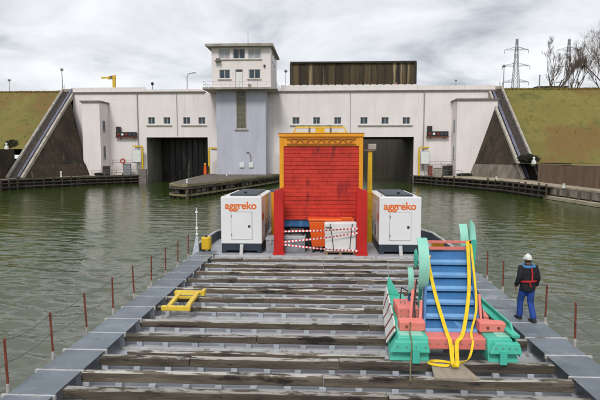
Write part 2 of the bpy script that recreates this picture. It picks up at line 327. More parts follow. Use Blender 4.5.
# ================================================================== SETTING
# ------------------------------------------------------------------ water
def water():
    def axis(segs):
        o = []
        for a, b, st in segs: o += list(np.arange(a, b-1e-6, st))
        return np.array(o+[segs[-1][1]])
    xs = axis([(-900,-200,70),(-200,-80,12),(-80,-52,1.2),(-52,-30,.3),(-30,20,.125),(20,34,.26),(34,60,2),(60,900,80)])
    ys = axis([(-900,-100,80),(-100,3,4),(3,34,.125),(34,70,.24),(70,104,.5),(104,330,6)])
    X, Y = np.meshgrid(xs, ys, indexing='ij')
    rng = np.random.default_rng(3)
    H = np.zeros_like(X)
    wx = X + .5*np.sin(Y*.31+1)+.4*np.sin(X*.23+Y*.17); wy = Y+.5*np.sin(X*.27+2)+.3*np.sin(Y*.41)
    for i in range(64):
        lam = 0.34*(2.0/0.34)**rng.random(); th = rng.normal(1.35, .34); ph = rng.random()*6.28
        k = 2*math.pi/lam; amp = .0064*lam**.95*(.6+.8*rng.random())
        mod = .55+.45*np.sin(X*rng.normal(0,.12)+Y*rng.normal(0,.12)+rng.random()*6)
        H += amp*mod*np.sin(k*(wx*math.cos(th)+wy*math.sin(th))+ph)
    # wake crests that run off the barge's bow towards the left bank
    for (ax, ay, bx, by, a_, sg) in [(-14,52,-46,62,.10,.7),(-10,38,-40,47,.10,.6),(-9,31,-34,39,.11,.55),(-8,26,-26,33,.10,.5),(10,36,30,46,.09,.6),(9,30,28,38,.08,.5),(-17,60,-30,80,.07,.7),(6,44,16,60,.07,.7)]:
        d = np.array([bx-ax, by-ay]); ln = np.hypot(*d); d = d/ln
        t = (X-ax)*d[0]+(Y-ay)*d[1]; q = -(X-ax)*d[1]+(Y-ay)*d[0] + .5*np.sin(t*.35)+.25*np.sin(t*.9)
        m_ = np.exp(-(q/sg)**2)*(1-(q/sg)**2)*np.clip(t/3,0,1)*np.clip((ln-t)/6,0,1)*(.6+.4*np.sin(t*1.9+ax)*np.sin(t*.7))
        H += a_*m_
    dist = np.sqrt(X**2+Y**2); H *= .36+1.25*np.exp(-((np.abs(X)/20)**2+((Y-8)/26)**2))
    H *= np.clip((130-dist)/40, 0.0, 1)*np.clip((X+60)/6,0,1)*np.clip((40-X)/6,0,1)*np.clip((104-Y)/8,0.15,1)
    nx, ny = X.shape
    v = np.stack([X, Y, H], -1).reshape(-1, 3)
    idx = np.arange(nx*ny).reshape(nx, ny)
    f = np.stack([idx[:-1,:-1], idx[1:,:-1], idx[1:,1:], idx[:-1,1:]], -1).reshape(-1, 4)
    me = bpy.data.meshes.new('water'); me.vertices.add(len(v)); me.vertices.foreach_set('co', v.ravel())
    me.loops.add(f.size); me.loops.foreach_set('vertex_index', f.ravel().astype(np.int32))
    me.polygons.add(len(f)); me.polygons.foreach_set('loop_start', np.arange(0, f.size, 4, dtype=np.int32)); me.polygons.foreach_set('loop_total', np.full(len(f), 4, dtype=np.int32))
    me.update(calc_edges=True); me.polygons.foreach_set('use_smooth', [True]*len(f))
    m = bpy.data.materials.new('canal_water'); m.use_nodes = True; t = m.node_tree; p = t.nodes['Principled BSDF']
    p.inputs['Roughness'].default_value = .05; p.inputs['IOR'].default_value = 1.34
    tcn = t.nodes.new('ShaderNodeTexCoord')
    nb = t.nodes.new('ShaderNodeTexNoise'); nb.inputs['Scale'].default_value = .05; nb.inputs['Detail'].default_value = 4; t.links.new(tcn.outputs['Object'], nb.inputs['Vector'])
    mi = t.nodes.new('ShaderNodeMix'); mi.data_type = 'RGBA'; mi.inputs['A'].default_value = (.022, .044, .004, 1); mi.inputs['B'].default_value = (.040, .058, .008, 1)
    t.links.new(nb.outputs['Fac'], mi.inputs['Factor'])
    # paler water colour around the barge: silty wash plus painted-in sky reflection
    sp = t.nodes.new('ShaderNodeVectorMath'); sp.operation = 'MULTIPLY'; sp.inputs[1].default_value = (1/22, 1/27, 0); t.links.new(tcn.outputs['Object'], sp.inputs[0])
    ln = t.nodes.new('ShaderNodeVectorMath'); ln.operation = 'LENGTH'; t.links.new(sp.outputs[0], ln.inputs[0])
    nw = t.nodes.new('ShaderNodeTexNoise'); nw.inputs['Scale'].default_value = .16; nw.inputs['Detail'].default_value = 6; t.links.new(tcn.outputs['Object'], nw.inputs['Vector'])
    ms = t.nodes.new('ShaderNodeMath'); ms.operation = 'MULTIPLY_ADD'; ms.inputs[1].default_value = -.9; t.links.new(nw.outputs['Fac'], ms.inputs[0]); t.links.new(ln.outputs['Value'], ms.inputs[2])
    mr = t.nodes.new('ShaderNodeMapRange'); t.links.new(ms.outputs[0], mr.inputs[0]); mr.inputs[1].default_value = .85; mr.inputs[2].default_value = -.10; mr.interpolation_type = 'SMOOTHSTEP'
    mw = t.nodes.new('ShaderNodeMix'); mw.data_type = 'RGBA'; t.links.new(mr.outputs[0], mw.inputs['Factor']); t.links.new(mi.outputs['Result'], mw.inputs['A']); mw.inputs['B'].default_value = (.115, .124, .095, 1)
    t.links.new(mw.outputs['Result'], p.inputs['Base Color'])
    mp = t.nodes.new('ShaderNodeMapping'); mp.inputs['Scale'].default_value = (.8, 1.9, 1); mp.inputs['Rotation'].default_value = (0,0,R(-14)); t.links.new(tcn.outputs['Object'], mp.inputs[0])
    n2 = t.nodes.new('ShaderNodeTexNoise'); n2.inputs['Scale'].default_value = 2.6; n2.inputs['Detail'].default_value = 2.5; n2.inputs['Distortion'].default_value = .2; t.links.new(mp.outputs[0], n2.inputs['Vector'])
    bp = t.nodes.new('ShaderNodeBump'); bp.inputs['Strength'].default_value = .24; bp.inputs['Distance'].default_value = .10
    t.links.new(n2.outputs['Fac'], bp.inputs['Height']); t.links.new(bp.outputs[0], p.inputs['Normal'])
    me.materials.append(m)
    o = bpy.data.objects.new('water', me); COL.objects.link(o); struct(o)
water()
struct(MB().add([(-3000,-3000,-4),(3000,-3000,-4),(3000,3000,-4),(-3000,3000,-4)], [(0,1,2,3)]).build('canal_bed', 'soil', org=(0,0,-4)))
# ------------------------------------------------------------------ levels of the lock
YF = 100.0                                 # front of the lock building
OL0, OL1 = aX(147, YF), aX(208, YF)        # left chamber
OR0, OR1 = aX(287, YF), aX(413.5, YF)      # right chamber
OT = aZ(137, 320, YF)                      # lintel
ZC = aZ(92, 320, YF); ZP = aZ(86, 320, YF)
BX0, BX1 = -50.6, 33.2
YE = 312                                   # far end of the chambers
# upland ground behind the dam, one sheet with the lock cut out
g = MB(); Z = 18.2
g.add([(-3000,101,Z),(BX0,101,Z),(BX0,YE+2,Z),(-3000,YE+2,Z)], [(0,1,2,3)])
g.add([(BX1,101,Z),(3000,101,Z),(3000,YE+2,Z),(BX1,YE+2,Z)], [(0,1,2,3)])
g.add([(-3000,YE+2,Z),(3000,YE+2,Z),(3000,3000,Z),(-3000,3000,Z)], [(0,1,2,3)])
struct(g.build('upland_ground', 'grass', org=(0,101,Z)))
# dam slopes
def hz(x, y, s=1.0): return s*(noise.noise((x*.12, y*.12, .3))*.45+noise.noise((x*.5, y*.5, 3.))*.16)
def slope(x0, x1, ztoe, name):
    nx = int(abs(x1-x0)/(.9 if abs(x1-x0) < 120 else 1.6)); ny = 34; mb = MB()
    ztop = 18.5; ytoe = 101-(ztop-ztoe)/((ztop-1.6)/19.0)
    vs = []; fs = []
    for i in range(nx+1):
        x = x0+(x1-x0)*i/nx
        for j in range(ny+1):
            t = j/ny; y = 101+(ytoe-101)*t; z = ztop+(ztoe-ztop)*t
            d = hz(x, y)*min(1, t*9, (1-t)*6+.25)
            vs.append((x, y, z+d))
        vs.append((x, 103, ztop-.1))
    q = ny+2
    for i in range(nx):
        for j in range(ny): fs.append((i*q+j, i*q+j+1, (i+1)*q+j+1, (i+1)*q+j))
        fs.append((i*q+ny+1, i*q, (i+1)*q, (i+1)*q+ny+1))
    o = mb.add(vs, fs).build(name, 'grass', smooth=True); struct(o); return ytoe
yr = slope(35.2, 150, 4.2, 'embankment_slope'); yl = slope(-170, -53.4, 6.6, 'embankment_slope')
def flat(x0, x1, y0, y1, z):
    mb = MB(); nx, ny = 40, 60; vs = []; fs = []
    for i in range(nx+1):
        for j in range(ny+1):
            x = x0+(x1-x0)*(i/nx)**(1.6 if x0 > 0 else 1); y = y1-(y1-y0)*(j/ny)**1.6
            vs.append((x, y, z+hz(x, y, .5)*min(1, i/4 if x0 > 0 else (nx-i)/4)))
    for i in range(nx):
        for j in range(ny): fs.append((i*(ny+1)+j, i*(ny+1)+j+1, (i+1)*(ny+1)+j+1, (i+1)*(ny+1)+j))
    struct(mb.add(vs, fs).build('bank_ground', 'grass', smooth=True))
RWX = 31.3
flat(RWX+.15, 900, -400, yr+.4, 4.15); flat(-900, -54.0, -400, yl+.4, 6.5)
def tufts(x0, x1, ztoe, n, name, label):
    rng = random.Random(5); mb = MB(); sl_ = (18.5-1.6)/19.0
    for _ in range(n):
        t = rng.random() if rng.random() > .9 else rng.uniform(0,.02); x = x0+(x1-x0)*rng.random(); z = 18.5+(ztoe-18.5)*t; y = 101-(18.5-z)/sl_; z += hz(x, y)*min(1, t*9, (1-t)*6+.25)
        h = rng.uniform(.08, .26)*(1+.8*max(0, noise.noise((x*.3, y*.3, 9)))); a = rng.uniform(-1.0,1.0); dx_, dy_ = .12*math.cos(a), .12*math.sin(a)
        lx, ly = rng.uniform(-.15,.15), rng.uniform(-.25,.05)
        mb.add([(x-dx_,y-dy_,z-.05),(x+dx_,y+dy_,z-.05),(x+lx,y+ly,z+h)], [(0,1,2)])
    me = bpy.data.meshes.new(name); me.from_pydata([tuple(v) for v in mb.v], [], mb.f); me.materials.append(M['grass'])
    me.polygons.foreach_set('use_smooth', [True]*len(me.polygons)); me.normals_split_custom_set_from_vertices([(0, -.66, .75)]*len(mb.v))
    o = bpy.data.objects.new(name, me); COL.objects.link(o); o['kind'] = 'stuff'; tag(o, label, 'grass')
tufts(35.2, 75, 4.2, 4500, 'grass', 'rough olive grass on the embankment right of the lock')
tufts(-85, -53.4, 6.6, 3500, 'grass', 'rough olive grass on the embankment left of the lock')

# ------------------------------------------------------------------ lock building
bld = thing('lock_building', ((BX0+BX1)/2, YF, 0), 'long pinkish white lock house spanning both chamber mouths', 'building')
def holed_wall(mb, x0, x1, z0, z1, holes, y, dep):
    xs = sorted({x0, x1, *[h[0] for h in holes], *[h[1] for h in holes]}); zs = sorted({z0, z1, *[h[2] for h in holes], *[h[3] for h in holes]})
    for a, b in zip(xs, xs[1:]):
        for c, d in zip(zs, zs[1:]):
            cx, cz = (a+b)/2, (c+d)/2
            if any(h[0] < cx < h[1] and h[2] < cz < h[3] for h in holes): continue
            mb.add([(a,y,c),(b,y,c),(b,y,d),(a,y,d)], [(0,1,2,3)])
    for (a, b, c, d) in holes:
        mb.add([(a,y,c),(b,y,c),(b,y,d),(a,y,d),(a,y+dep,c),(b,y+dep,c),(b,y+dep,d),(a,y+dep,d)], [(0,4,5,1),(3,2,6,7),(0,3,7,4),(1,5,6,2)])
def window(parent, x0, x1, z0, z1, y, panes=2, glass='glass', fr=.09, name='window'):
    mb = MB(); t = .1
    mb.box(x0, x1, y, y+t, z0, z0+fr); mb.box(x0, x1, y, y+t, z1-fr, z1); mb.box(x0, x0+fr, y, y+t, z0+fr, z1-fr); mb.box(x1-fr, x1, y, y+t, z0+fr, z1-fr)
    ww = (x1-x0-2*fr)/panes
    for k in range(1, panes): mb.box(x0+fr+ww*k-fr/2, x0+fr+ww*k+fr/2, y, y+t, z0+fr, z1-fr)
    o = mb.build(name, 'winframe', parent)
    for k in range(panes): B(x0+fr+ww*k, x0+fr+ww*(k+1), y+.05, y+.07, z0+fr*.9, z1-fr*.9).build('pane', glass, o)
    return o
wl = [(149,155.7),(164.4,171),(183.8,190.8),(199,205.8)]
wr = [(292.5,299.5),(313,320),(334,341),(360,367.2),(381,388.2),(402,409.4)]
holes = []; wins = []
for a, b in wl+wr:
    h = (aX(a,YF), aX(b,YF), aZ(124,(a+b)/2,YF), aZ(117.2,(a+b)/2,YF)); wins.append(h); holes.append(h)
holes += [(OL0, OL1, -3, OT), (OR0, OR1, -3, OT)]
mb = MB(); holed_wall(mb, BX0, BX1, -3, ZC, holes, YF, .36); mb.build('wall', 'facade', bld)
for h in wins: window(bld, *h, YF+.18)
for a, b in [(147.5,173),(182,207.5),(290,343),(357.5,412)]:
    B(aX(a,YF), aX(b,YF), YF-.16, YF-.003, aZ(126.3,(a+b)/2,YF), aZ(125,(a+b)/2,YF)).build('sill', 'slab', bld)
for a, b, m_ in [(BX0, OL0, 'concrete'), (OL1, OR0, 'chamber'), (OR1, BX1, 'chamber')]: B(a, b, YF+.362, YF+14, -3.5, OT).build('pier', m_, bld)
B(BX0, BX1, YF+.364, YF+14, OT+.002, ZC).build('upper_storey', 'chamber', bld)
B(BX0-.2, aX(206,YF), YF-.28, YF+14.2, ZC+.002, ZC+.26).build('cornice', 'trim', bld)
B(aX(279,YF), BX1+.2, YF-.28, YF+14.2, ZC+.002, ZC+.26).build('cornice', 'trim', bld)
# parapet in panels, open posts before the lifted gate
def run_panels(x0, x1, step, gap, z0, z1, y):
    x = x0
    while x < x1-.1:
        e_ = min(x+step-gap, x1); B(x, e_, y, y+.18, z0, z1).build('parapet_panel', 'facade', bld); x += step
run_panels(BX0, aX(147,YF), 4.0, .03, ZC+.262, ZP, YF+.05)
run_panels(aX(147,YF)+.05, aX(206,YF), 3.0, .03, ZC+.262, ZC+.75, YF+.05)
run_panels(aX(281,YF), aX(416,YF), 1.36, .30, ZC+.262, ZP+.25, YF+.05)
B(aX(281,YF), aX(416,YF), YF+.10, YF+.16, ZC+.3, ZP+.15).build('parapet_rail', 'white', bld)
run_panels(aX(416.3,YF), BX1, 3.0, .03, ZC+.262, ZP, YF+.05)
for px, a, b, r_ in [(139,92,155,.11),(423,92,170,.11),(178,92,136,.045),(350,92,136,.045)]:
    MB().tube([(aX(px,YF), YF-.13, aZ(b,px,YF)), (aX(px,YF), YF-.13, ZC)], r_, 8).build('drainpipe', 'pipe', bld)
# ------------------------------------------------------------------ side annexes
def annex(x0, x1, label, side):
    y0 = 96; zt = aZ(101, 323, y0)
    t = thing('lock_annex', ((x0+x1)/2, y0, 0), label, 'building', 'white side blocks of the lock')
    B(x0, x1, y0, YF-.005, -1, zt).build('wall', 'facade', t)
    B(x0-.25, x1+.25, y0-.25, YF-.006, zt+.002, zt+.32).build('roof', 'trim', t)
    xs = x1 if side > 0 else x0
    for z0, z1 in [(10.3,12.4),(4.9,7.4)]:
        a, b = (xs+.004, xs+.07) if side > 0 else (xs-.07, xs-.004)
        w_ = B(a, b, y0+1.1, y0+2.2, z0, z1).build('window', 'winframe', t)
        a, b = (b+.001, b+.02) if side > 0 else (a-.02, a-.001)
        B(a, b, y0+1.2, y0+2.1, z0+.1, z1-.1).build('pane', 'glass', w_)
        a, b = (xs+.003, xs+.16) if side > 0 else (xs-.16, xs-.003)
        B(a, b, y0+1.0, y0+2.3, z0-.16, z0-.01).build('sill', 'slab', w_)
    return t
annex(-46.9, aX(101,96), 'white side block of the lock below the left grass bank', 1)
annex(aX(456,96), 32.4, 'white side block of the lock below the right grass bank', -1)
# ------------------------------------------------------------------ control tower
TX0, TX1, TY0, TY1 = aX(213,95), aX(271,95), 95.0, 107.0
SX0, SX1 = aX(217,95.8), aX(266,95.8); SY = 95.8
ZB = aZ(88,240,95); ZR = aZ(47,240,95)
tow = thing('control_tower', ((TX0+TX1)/2, TY0, 0), 'white control tower with lavender shaft and balcony between the chambers', 'tower')
mb = MB(); sw = (aX(237.5,SY), aX(246,SY), aZ(128.5,242,SY), ZB-.5); holed_wall(mb, SX0, SX1, -1, ZB-.3, [sw], SY, .3)
mb.box(SX0, SX1, SY+.302, YF+.3, -1, ZB-.3); mb.add([(SX1,SY,-1),(SX1,SY+.302,-1),(SX1,SY+.302,ZB-.3),(SX1,SY,ZB-.3)],[(0,1,2,3)]); mb.add([(SX0,SY,-1),(SX0,SY+.302,-1),(SX0,SY+.302,ZB-.3),(SX0,SY,ZB-.3)],[(0,1,2,3)])
mb.build('shaft', 'shaft', tow)
so_ = MB()
for k in range(7):
    a = sw[2]+(sw[3]-sw[2])*k/7; so_.box(sw[0], sw[1], SY+.12, SY+.2, a, a+.06)
so_.box(sw[0]-.16, sw[0]-.002, SY-.05, SY+.25, sw[2]-.1, sw[3]); so_.box(sw[1]+.002, sw[1]+.16, SY-.05, SY+.25, sw[2]-.1, sw[3])
swo = so_.build('stair_window', 'slab', tow)
for k in range(7):
    a = sw[2]+(sw[3]-sw[2])*k/7; B(sw[0], sw[1], SY+.15, SY+.18, a+.06, a+(sw[3]-sw[2])/7).build('pane', 'brownglass', swo)
B(sw[0]-.5, sw[1]+.5, SY-.2, SY-.003, sw[2]-.35, sw[2]-.12).build('sill', 'slab', tow)
for a, b in [(239.5,244),(249,253.3)]:
    B(aX(a,SY), aX(b,SY), SY-.22, SY-.003, aZ(167.5,a,SY), aZ(162.5,a,SY)).build('cabinet', 'sign', tow, .02)
MB().tube([(aX(251,SY),SY-.1,aZ(162,250,SY)),(aX(250.6,SY),SY-.1,aZ(155,250,SY)),(aX(249,SY),SY-.12,aZ(152.3,250,SY)),(aX(246.6,SY),SY-.14,aZ(152.5,250,SY))], .07, 6).build('lamp_hook', 'trim', tow)
B(TX0-1.5, TX1+1.2, TY0-1.3, TY1+.8, ZB-.34, ZB).build('balcony', 'slab', tow)
mb = MB(); rz = ZB+1.05
for (p, q) in [((TX0-1.4,TY0-1.2),(TX1+1.1,TY0-1.2)),((TX1+1.1,TY0-1.2),(TX1+1.1,TY1+.7)),((TX0-1.4,TY0-1.2),(TX0-1.4,TY1+.7))]:
    for z in (rz, rz-.5): mb.tube([(*p,z),(*q,z)], .022, 5)
    n_ = int((Vector(q)-Vector(p)).length/1.6)
    for i in range(n_+1):
        c = Vector(p).lerp(Vector(q), i/n_); mb.tube([(c.x,c.y,ZB),(c.x,c.y,rz)], .022, 5)
mb.build('railing', 'grey', tow)
TH = []
def th(a, b, c, d, **k): h = (aX(a,TY0), aX(b,TY0), aZ(d,240,TY0), aZ(c,240,TY0)); TH.append((h, k)); return h
th(220,231,49,58.6, panes=2, glass='blind'); th(234,246,48.4,58.6, panes=2); th(249,261.5,48.8,58.6, panes=2, glass='blind')
th(220.4,231,69.4,78.4, panes=2); th(249.4,261,69.4,78.6, panes=2)
dr = (aX(236.2,TY0), aX(243.6,TY0), ZB, aZ(69.3,240,TY0))
mb = MB(); holed_wall(mb, TX0, TX1, ZB, ZR, [h for h, k in TH]+[dr], TY0, .3)
mb.box(TX0, TX1, TY0+.302, TY1, ZB, ZR); mb.add([(TX1,TY0,ZB),(TX1,TY0+.302,ZB),(TX1,TY0+.302,ZR),(TX1,TY0,ZR)],[(0,1,2,3)]); mb.add([(TX0,TY0,ZB),(TX0,TY0+.302,ZB),(TX0,TY0+.302,ZR),(TX0,TY0,ZR)],[(0,1,2,3)])
mb.build('wall', 'facade', tow)
for h, k in TH: window(tow, *h, TY0+.14, fr=.12, **k)
d_ = B(dr[0]+.14, dr[1]-.14, TY0+.15, TY0+.21, ZB, dr[3]-.45).build('door', 'door', tow)
B(dr[0]+.2, dr[1]-.2, TY0+.16, TY0+.2, dr[3]-.42, dr[3]-.1).build('fanlight', 'glass', d_)
B(dr[1]-.35, dr[1]-.27, TY0+.10, TY0+.15, ZB+1.0, ZB+1.1).build('handle', 'black', d_)
for a, b, c in [(218.5,262.5,59.2),(219,232.5,79),(248,262,79)]:
    B(aX(a,TY0), aX(b,TY0), TY0-.14, TY0-.003, aZ(c+1,240,TY0), aZ(c,240,TY0)).build('sill', 'slab', tow)
for y0 in (97.6, 101.5):
    w_ = B(TX1+.003, TX1+.06, y0, y0+2.2, ZB+5.3, ZB+7.2).build('window', 'winframe', tow); B(TX1+.061, TX1+.08, y0+.12, y0+2.08, ZB+5.42, ZB+7.08).build('pane', 'glass', w_)
B(TX0-.9, TX1+.55, TY0-.9, TY1+.9, ZR+.002, ZR+.42).build('roof', 'roofing', tow, .04)
B(TX0-1.0, TX1+.65, TY0-1.0, TY0-.86, ZR-.02, ZR+.47).build('fascia', 'slab', tow)
MB().tube([(aX(249,98),98,ZR+.4),(aX(249,98),98,ZR+3.3)], [.05,.02], 6).build('antenna', 'black', tow)
mb = MB(); mb.box(aX(217,TY0), aX(222.5,TY0), TY0-.75, TY0-.01, aZ(62,220,TY0), aZ(61,220,TY0)); mb.box(aX(218,TY0), aX(221.5,TY0), TY0-.6, TY0-.1, aZ(60.9,220,TY0), aZ(58.6,220,TY0)); mb.build('air_conditioner', 'trim', tow)
B(aX(264.2,TY0), aX(266,TY0), TY0-.25, TY0-.003, aZ(67,265,TY0), aZ(64.8,265,TY0)).build('lamp', 'black', tow)
B(aX(249,TY0), aX(251.4,TY0), TY0-.45, TY0-.05, ZB, ZB+.75).build('utility_box', 'slab', tow)
# ------------------------------------------------------------------ lifted gate, closed gates, chamber walls
def gate(name, x0, x1, y, z0, z1, n, m, fm, label):
    t = thing(name, ((x0+x1)/2, y, z0), label, 'lock gate')
    st = (x1-x0)/n
    for i in range(n): B(x0+st*i, x0+st*(i+1)-.02, y+.25, y+.4, z0, z1).build('gate_panel', m, t)
    for i in range(n+1): B(x0+st*i-.06, x0+st*i+.06, y+.02, y+.249, z0+.02, z1-.02).build('rib', fm, t)
    B(x0-.35, x1+.35, y-.1, y+.6, z1, z1+.35).build('top_beam', fm, t)
    for a, b in ((x0-.4, x0-.1), (x1+.1, x1+.4)): B(a, b, y-.1, y+.6, z0, z1).build('side_beam', fm, t)
gate('lock_gate', aX(292,103), aX(413,103), 103, ZC+.3, aZ(63,350,103), 17, 'rust', 'rustframe', 'rust streaked steel lift gate raised high above the white parapet')
gate('lock_gate', OL0+.5, OL1-.5, YF+9, -3, OT-.1, 9, 'wetgate', 'black', 'dark wet gate closing the narrow left chamber mouth')
gate('lock_gate', OR0+.5, OR1-.5, YE, -3, 17.5, 16, 'wetgate', 'black', 'dark gate at the far end of the wide chamber')
for a, b, lb in [(BX0, OL0, 'streaked concrete wall left of the narrow chamber'), (OL1, OR0, 'streaked concrete wall between both chambers behind the tower'), (OR1, BX1, 'streaked brown concrete wall on the right of the wide chamber')]:
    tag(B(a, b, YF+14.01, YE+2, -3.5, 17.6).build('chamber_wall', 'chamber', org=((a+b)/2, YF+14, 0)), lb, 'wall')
# ------------------------------------------------------------------ wing walls and stairs
def wing(sx, xb, xs, label):
    zs = 3.9
    A = Vector((xs, 98.6, 16.6)); Bv = Vector((xb, 95.6, -.5)); C = Vector((xs, 80.6, .6)); D = Vector((xs, 98.6, -.5))
    t = thing('wing_wall', (xs, 90, 0), label, 'wall', 'sloped wing walls beside the lock')
    def cut(P, Q): k = (zs-P.z)/(Q.z-P.z); return P.lerp(Q, k)
    p1, p2, p3 = cut(A, Bv), cut(A, C), cut(A, D)
    MB().add([A, p1, p2, p3], [(0,1,2),(0,2,3),(0,3,1),(1,3,2)]).build('upper_face', 'darkconc', t)
    ex = Vector((-sx*.12, -.05, 0))
    MB().add([p1+ex, p2+ex*.2, p3, Bv+ex, C+ex*.2, D], [(0,1,2),(3,5,4),(0,3,4,1),(1,4,5,2),(2,5,3,0)]).build('plinth', 'plinth' if sx > 0 else 'darkconc', t)
wing(1, aX(468,95.6), 31.9, 'dark stained triangular wing wall left of the right stairs')
wing(-1, aX(91,95.6), -50.4, 'dark stained triangular wing wall right of the left stairs')
def stairs(xc, sgn, label):
    t = thing('embankment_stairs', (xc, 82, 1.6), label, 'stairs', 'stairs down the dam')
    a, b = Vector((xc, 101.2, 18.7)), Vector((xc, 81.6, 1.45))
    for o_, wd, hh in ((-1.3, .42, .7), (1.3, .42, .7)):
        off = Vector((o_, 0, .1)); MB().bar(a+off, b+off, wd, hh).build('side_wall', 'string', t)
    mb = MB(); n_ = 96
    for i in range(n_):
        p = a.lerp(b, (i+.5)/n_); mb.box(xc-1.085, xc+1.085, p.y-.12, p.y+.5, p.z-.7, p.z+.02)
    mb.build('steps', 'step', t, kind='stuff')
    off = Vector((-sgn*.62, 0, .35)); MB().bar(a+off, b+off, .42, .28).build('cable_duct', 'duct', t)
    mb = MB(); off = Vector((sgn*1.0, 0, .0)); mb.tube([a+off+Vector((0,0,1.1)), b+off+Vector((0,0,1.1))], .035, 6)
    for i in range(9): p = a.lerp(b, i/8)+off; mb.tube([p, p+Vector((0,0,1.1))], .03, 5)
    mb.build('handrail', 'grey', t)
    B(xc-1.4, xc+1.4, 100.9, 102.6, 18.2, 19.0).build('head_block', 'string', t)
stairs(33.35, 1, 'concrete stairs with blue duct down the right grass bank')
stairs(-51.8, -1, 'concrete stairs with blue duct down the left grass bank')
# ------------------------------------------------------------------ quays
RQ = [(OR1, 99.6), (27.0, 76), (28.4, 64), (29.3, 53), (29.6, 30), (29.6, -400)]
LQ = [(OL0, 99.6), (-44.5, 89), (-49.4, 80), (-51.2, 70), (-51.4, 40), (-51.4, -400)]
QZ = 1.6
def quay(line, far, label):
    t = thing('quay', (line[2][0], line[2][1], 0), label, 'quay')
    poly = [(x, y) for x, y in line]+[(far, line[-1][1]), (far, line[0][1])]
    MB().prism(poly, -3.5, QZ-.22).build('quay_wall', 'quaywall', t)
    s_ = -1 if far > 0 else 1
    ex = [(x+s_*.18, y) for x, y in line]
    MB().prism(ex+[(far, line[-1][1]), (far, line[0][1])], QZ-.218, QZ).build('quay_top', 'quaytop', t)
    return t
qr = quay(RQ, 33.0, 'right quay with tan paved top below the retaining wall'); ql = quay(LQ, -53.3, 'left quay walkway below the dark wing wall')
def fender(line, d0, d1, sgn, label, zt, n_rows=3):
    """timber fendering along a polyline between path lengths d0 and d1"""
    pts = [Vector((*p, 0)) for p in line]
    def pos(d):
        for a, b in zip(pts, pts[1:]):
            l_ = (b-a).length
            if d <= l_: return a+(b-a)*d/l_, (b-a).normalized()
            d -= l_
    p0, dr0 = pos(d0)
    t = thing('timber_fender', (p0.x, p0.y, 0), label, 'fender', 'timber fenders along the quays')
    nn = lambda dr_: Vector((dr_.y, -dr_.x, 0))*sgn
    st = 1.7; n_ = int((d1-d0)/st)
    for i in range(n_+1):
        p, dr_ = pos(d0+i*st); q = p+nn(dr_)*.75; rr = random.uniform(-.03,.03)
        MB().bar((q.x+rr, q.y, -1.5), (q.x-rr, q.y, zt+random.uniform(-.15,.35)), .20, .20, up=dr_).build('fender_post', 'fender', t)
    for r_ in range(n_rows):
        z = zt-.12-r_*(.62 if n_rows == 3 else .5)
        d = d0
        while d < d1-.3:
            e_ = min(d+6.2, d1); (p, dr_), (q, dr2) = pos(d), pos(e_)
            o_ = nn(dr_)*.98; zz = z+random.uniform(-.04,.04)
            MB().bar(p+o_+Vector((0,0,zz)), q+o_+Vector((0,0,zz)), .16, .17).build('waling', 'fender', t); d = e_+.05
    d = d0
    while d < d1-.3:
        e_ = min(d+4.3, d1); (p, dr_), (q, dr2) = pos(d), pos(e_); o_ = nn(dr_)*.42
        MB().bar(p+o_+Vector((0,0,QZ-.12)), q+o_+Vector((0,0,QZ-.12)), .45, .08).build('catwalk_board', 'fender', t); d = e_+.04
fender(RQ, .5, 38.5, 1, 'dark timber fender along the right quay up to the concrete ledge', 1.72)
fender(LQ, .5, 47, -1, 'dark timber fender along the whole left quay', 1.80)
# concrete part of the right quay: panels, posts, pale ledge
def right_wall():
    pts = [(28.45,63.8),(29.3,53),(29.6,42),(29.6,10)]
    for a, b in zip(pts, pts[1:]):
        a, b = Vector((*a,0)), Vector((*b,0)); dr_ = (b-a).normalized(); nn = Vector((dr_.y,-dr_.x,0)); l_ = (b-a).length; n_ = max(1, round(l_/2.4))
        for i in range(n_):
            p, q = a+dr_*(l_*i/n_), a+dr_*(l_*(i+1)/n_-.25); o_ = nn*.1
            MB().bar(p+o_+Vector((0,0,.95)), q+o_+Vector((0,0,.95)), .18, .78).build('wall_panel', 'quaypanel', qr)
            c = a+dr_*(l_*(i+1)/n_-.12)+nn*.25
            MB().bar(c+Vector((0,0,-.5)), c+Vector((0,0,1.36)), .3, .22, up=dr_).build('fender_post', 'fender', qr)
        MB().bar(a+nn*.5+Vector((0,0,.22)), b+nn*.5+Vector((0,0,.22)), .9, .36).build('ledge', 'ledge', qr)
right_wall()
# retaining wall on the right, panel by panel
rw = thing('retaining_wall', (RWX, 60, QZ), 'reddish brown panelled retaining wall along the right quay', 'wall')
y = 74.6; k = 0
while y > 4:
    st = 3.3
    B(RWX-.02+random.uniform(-.02,.02), RWX+.3, y-st+.07, y, QZ+.002, 4.1+random.uniform(-.02,.02)).build('wall_panel', 'brickwall', rw); y -= st
B(RWX+.06, RWX+.28, -400, 74.55, QZ+.003, 4.02).build('wall_core', 'darkconc', rw)
B(RWX+.3, 36.0, 74.2, 74.6, QZ+.003, 4.1).build('end_wall', 'brickwall', rw)
B(34.9, 36.0, 74.6, 82.5, QZ+.003, 4.3).build('return_wall', 'darkconc', rw)
lw = thing('retaining_wall', (-53.6, 70, QZ), 'dark retaining wall at the left edge below the grass bank', 'wall')
B(-54.2, -53.45, -400, 84.5, QZ-.1, 6.5).build('wall_core', 'darkconc', lw)
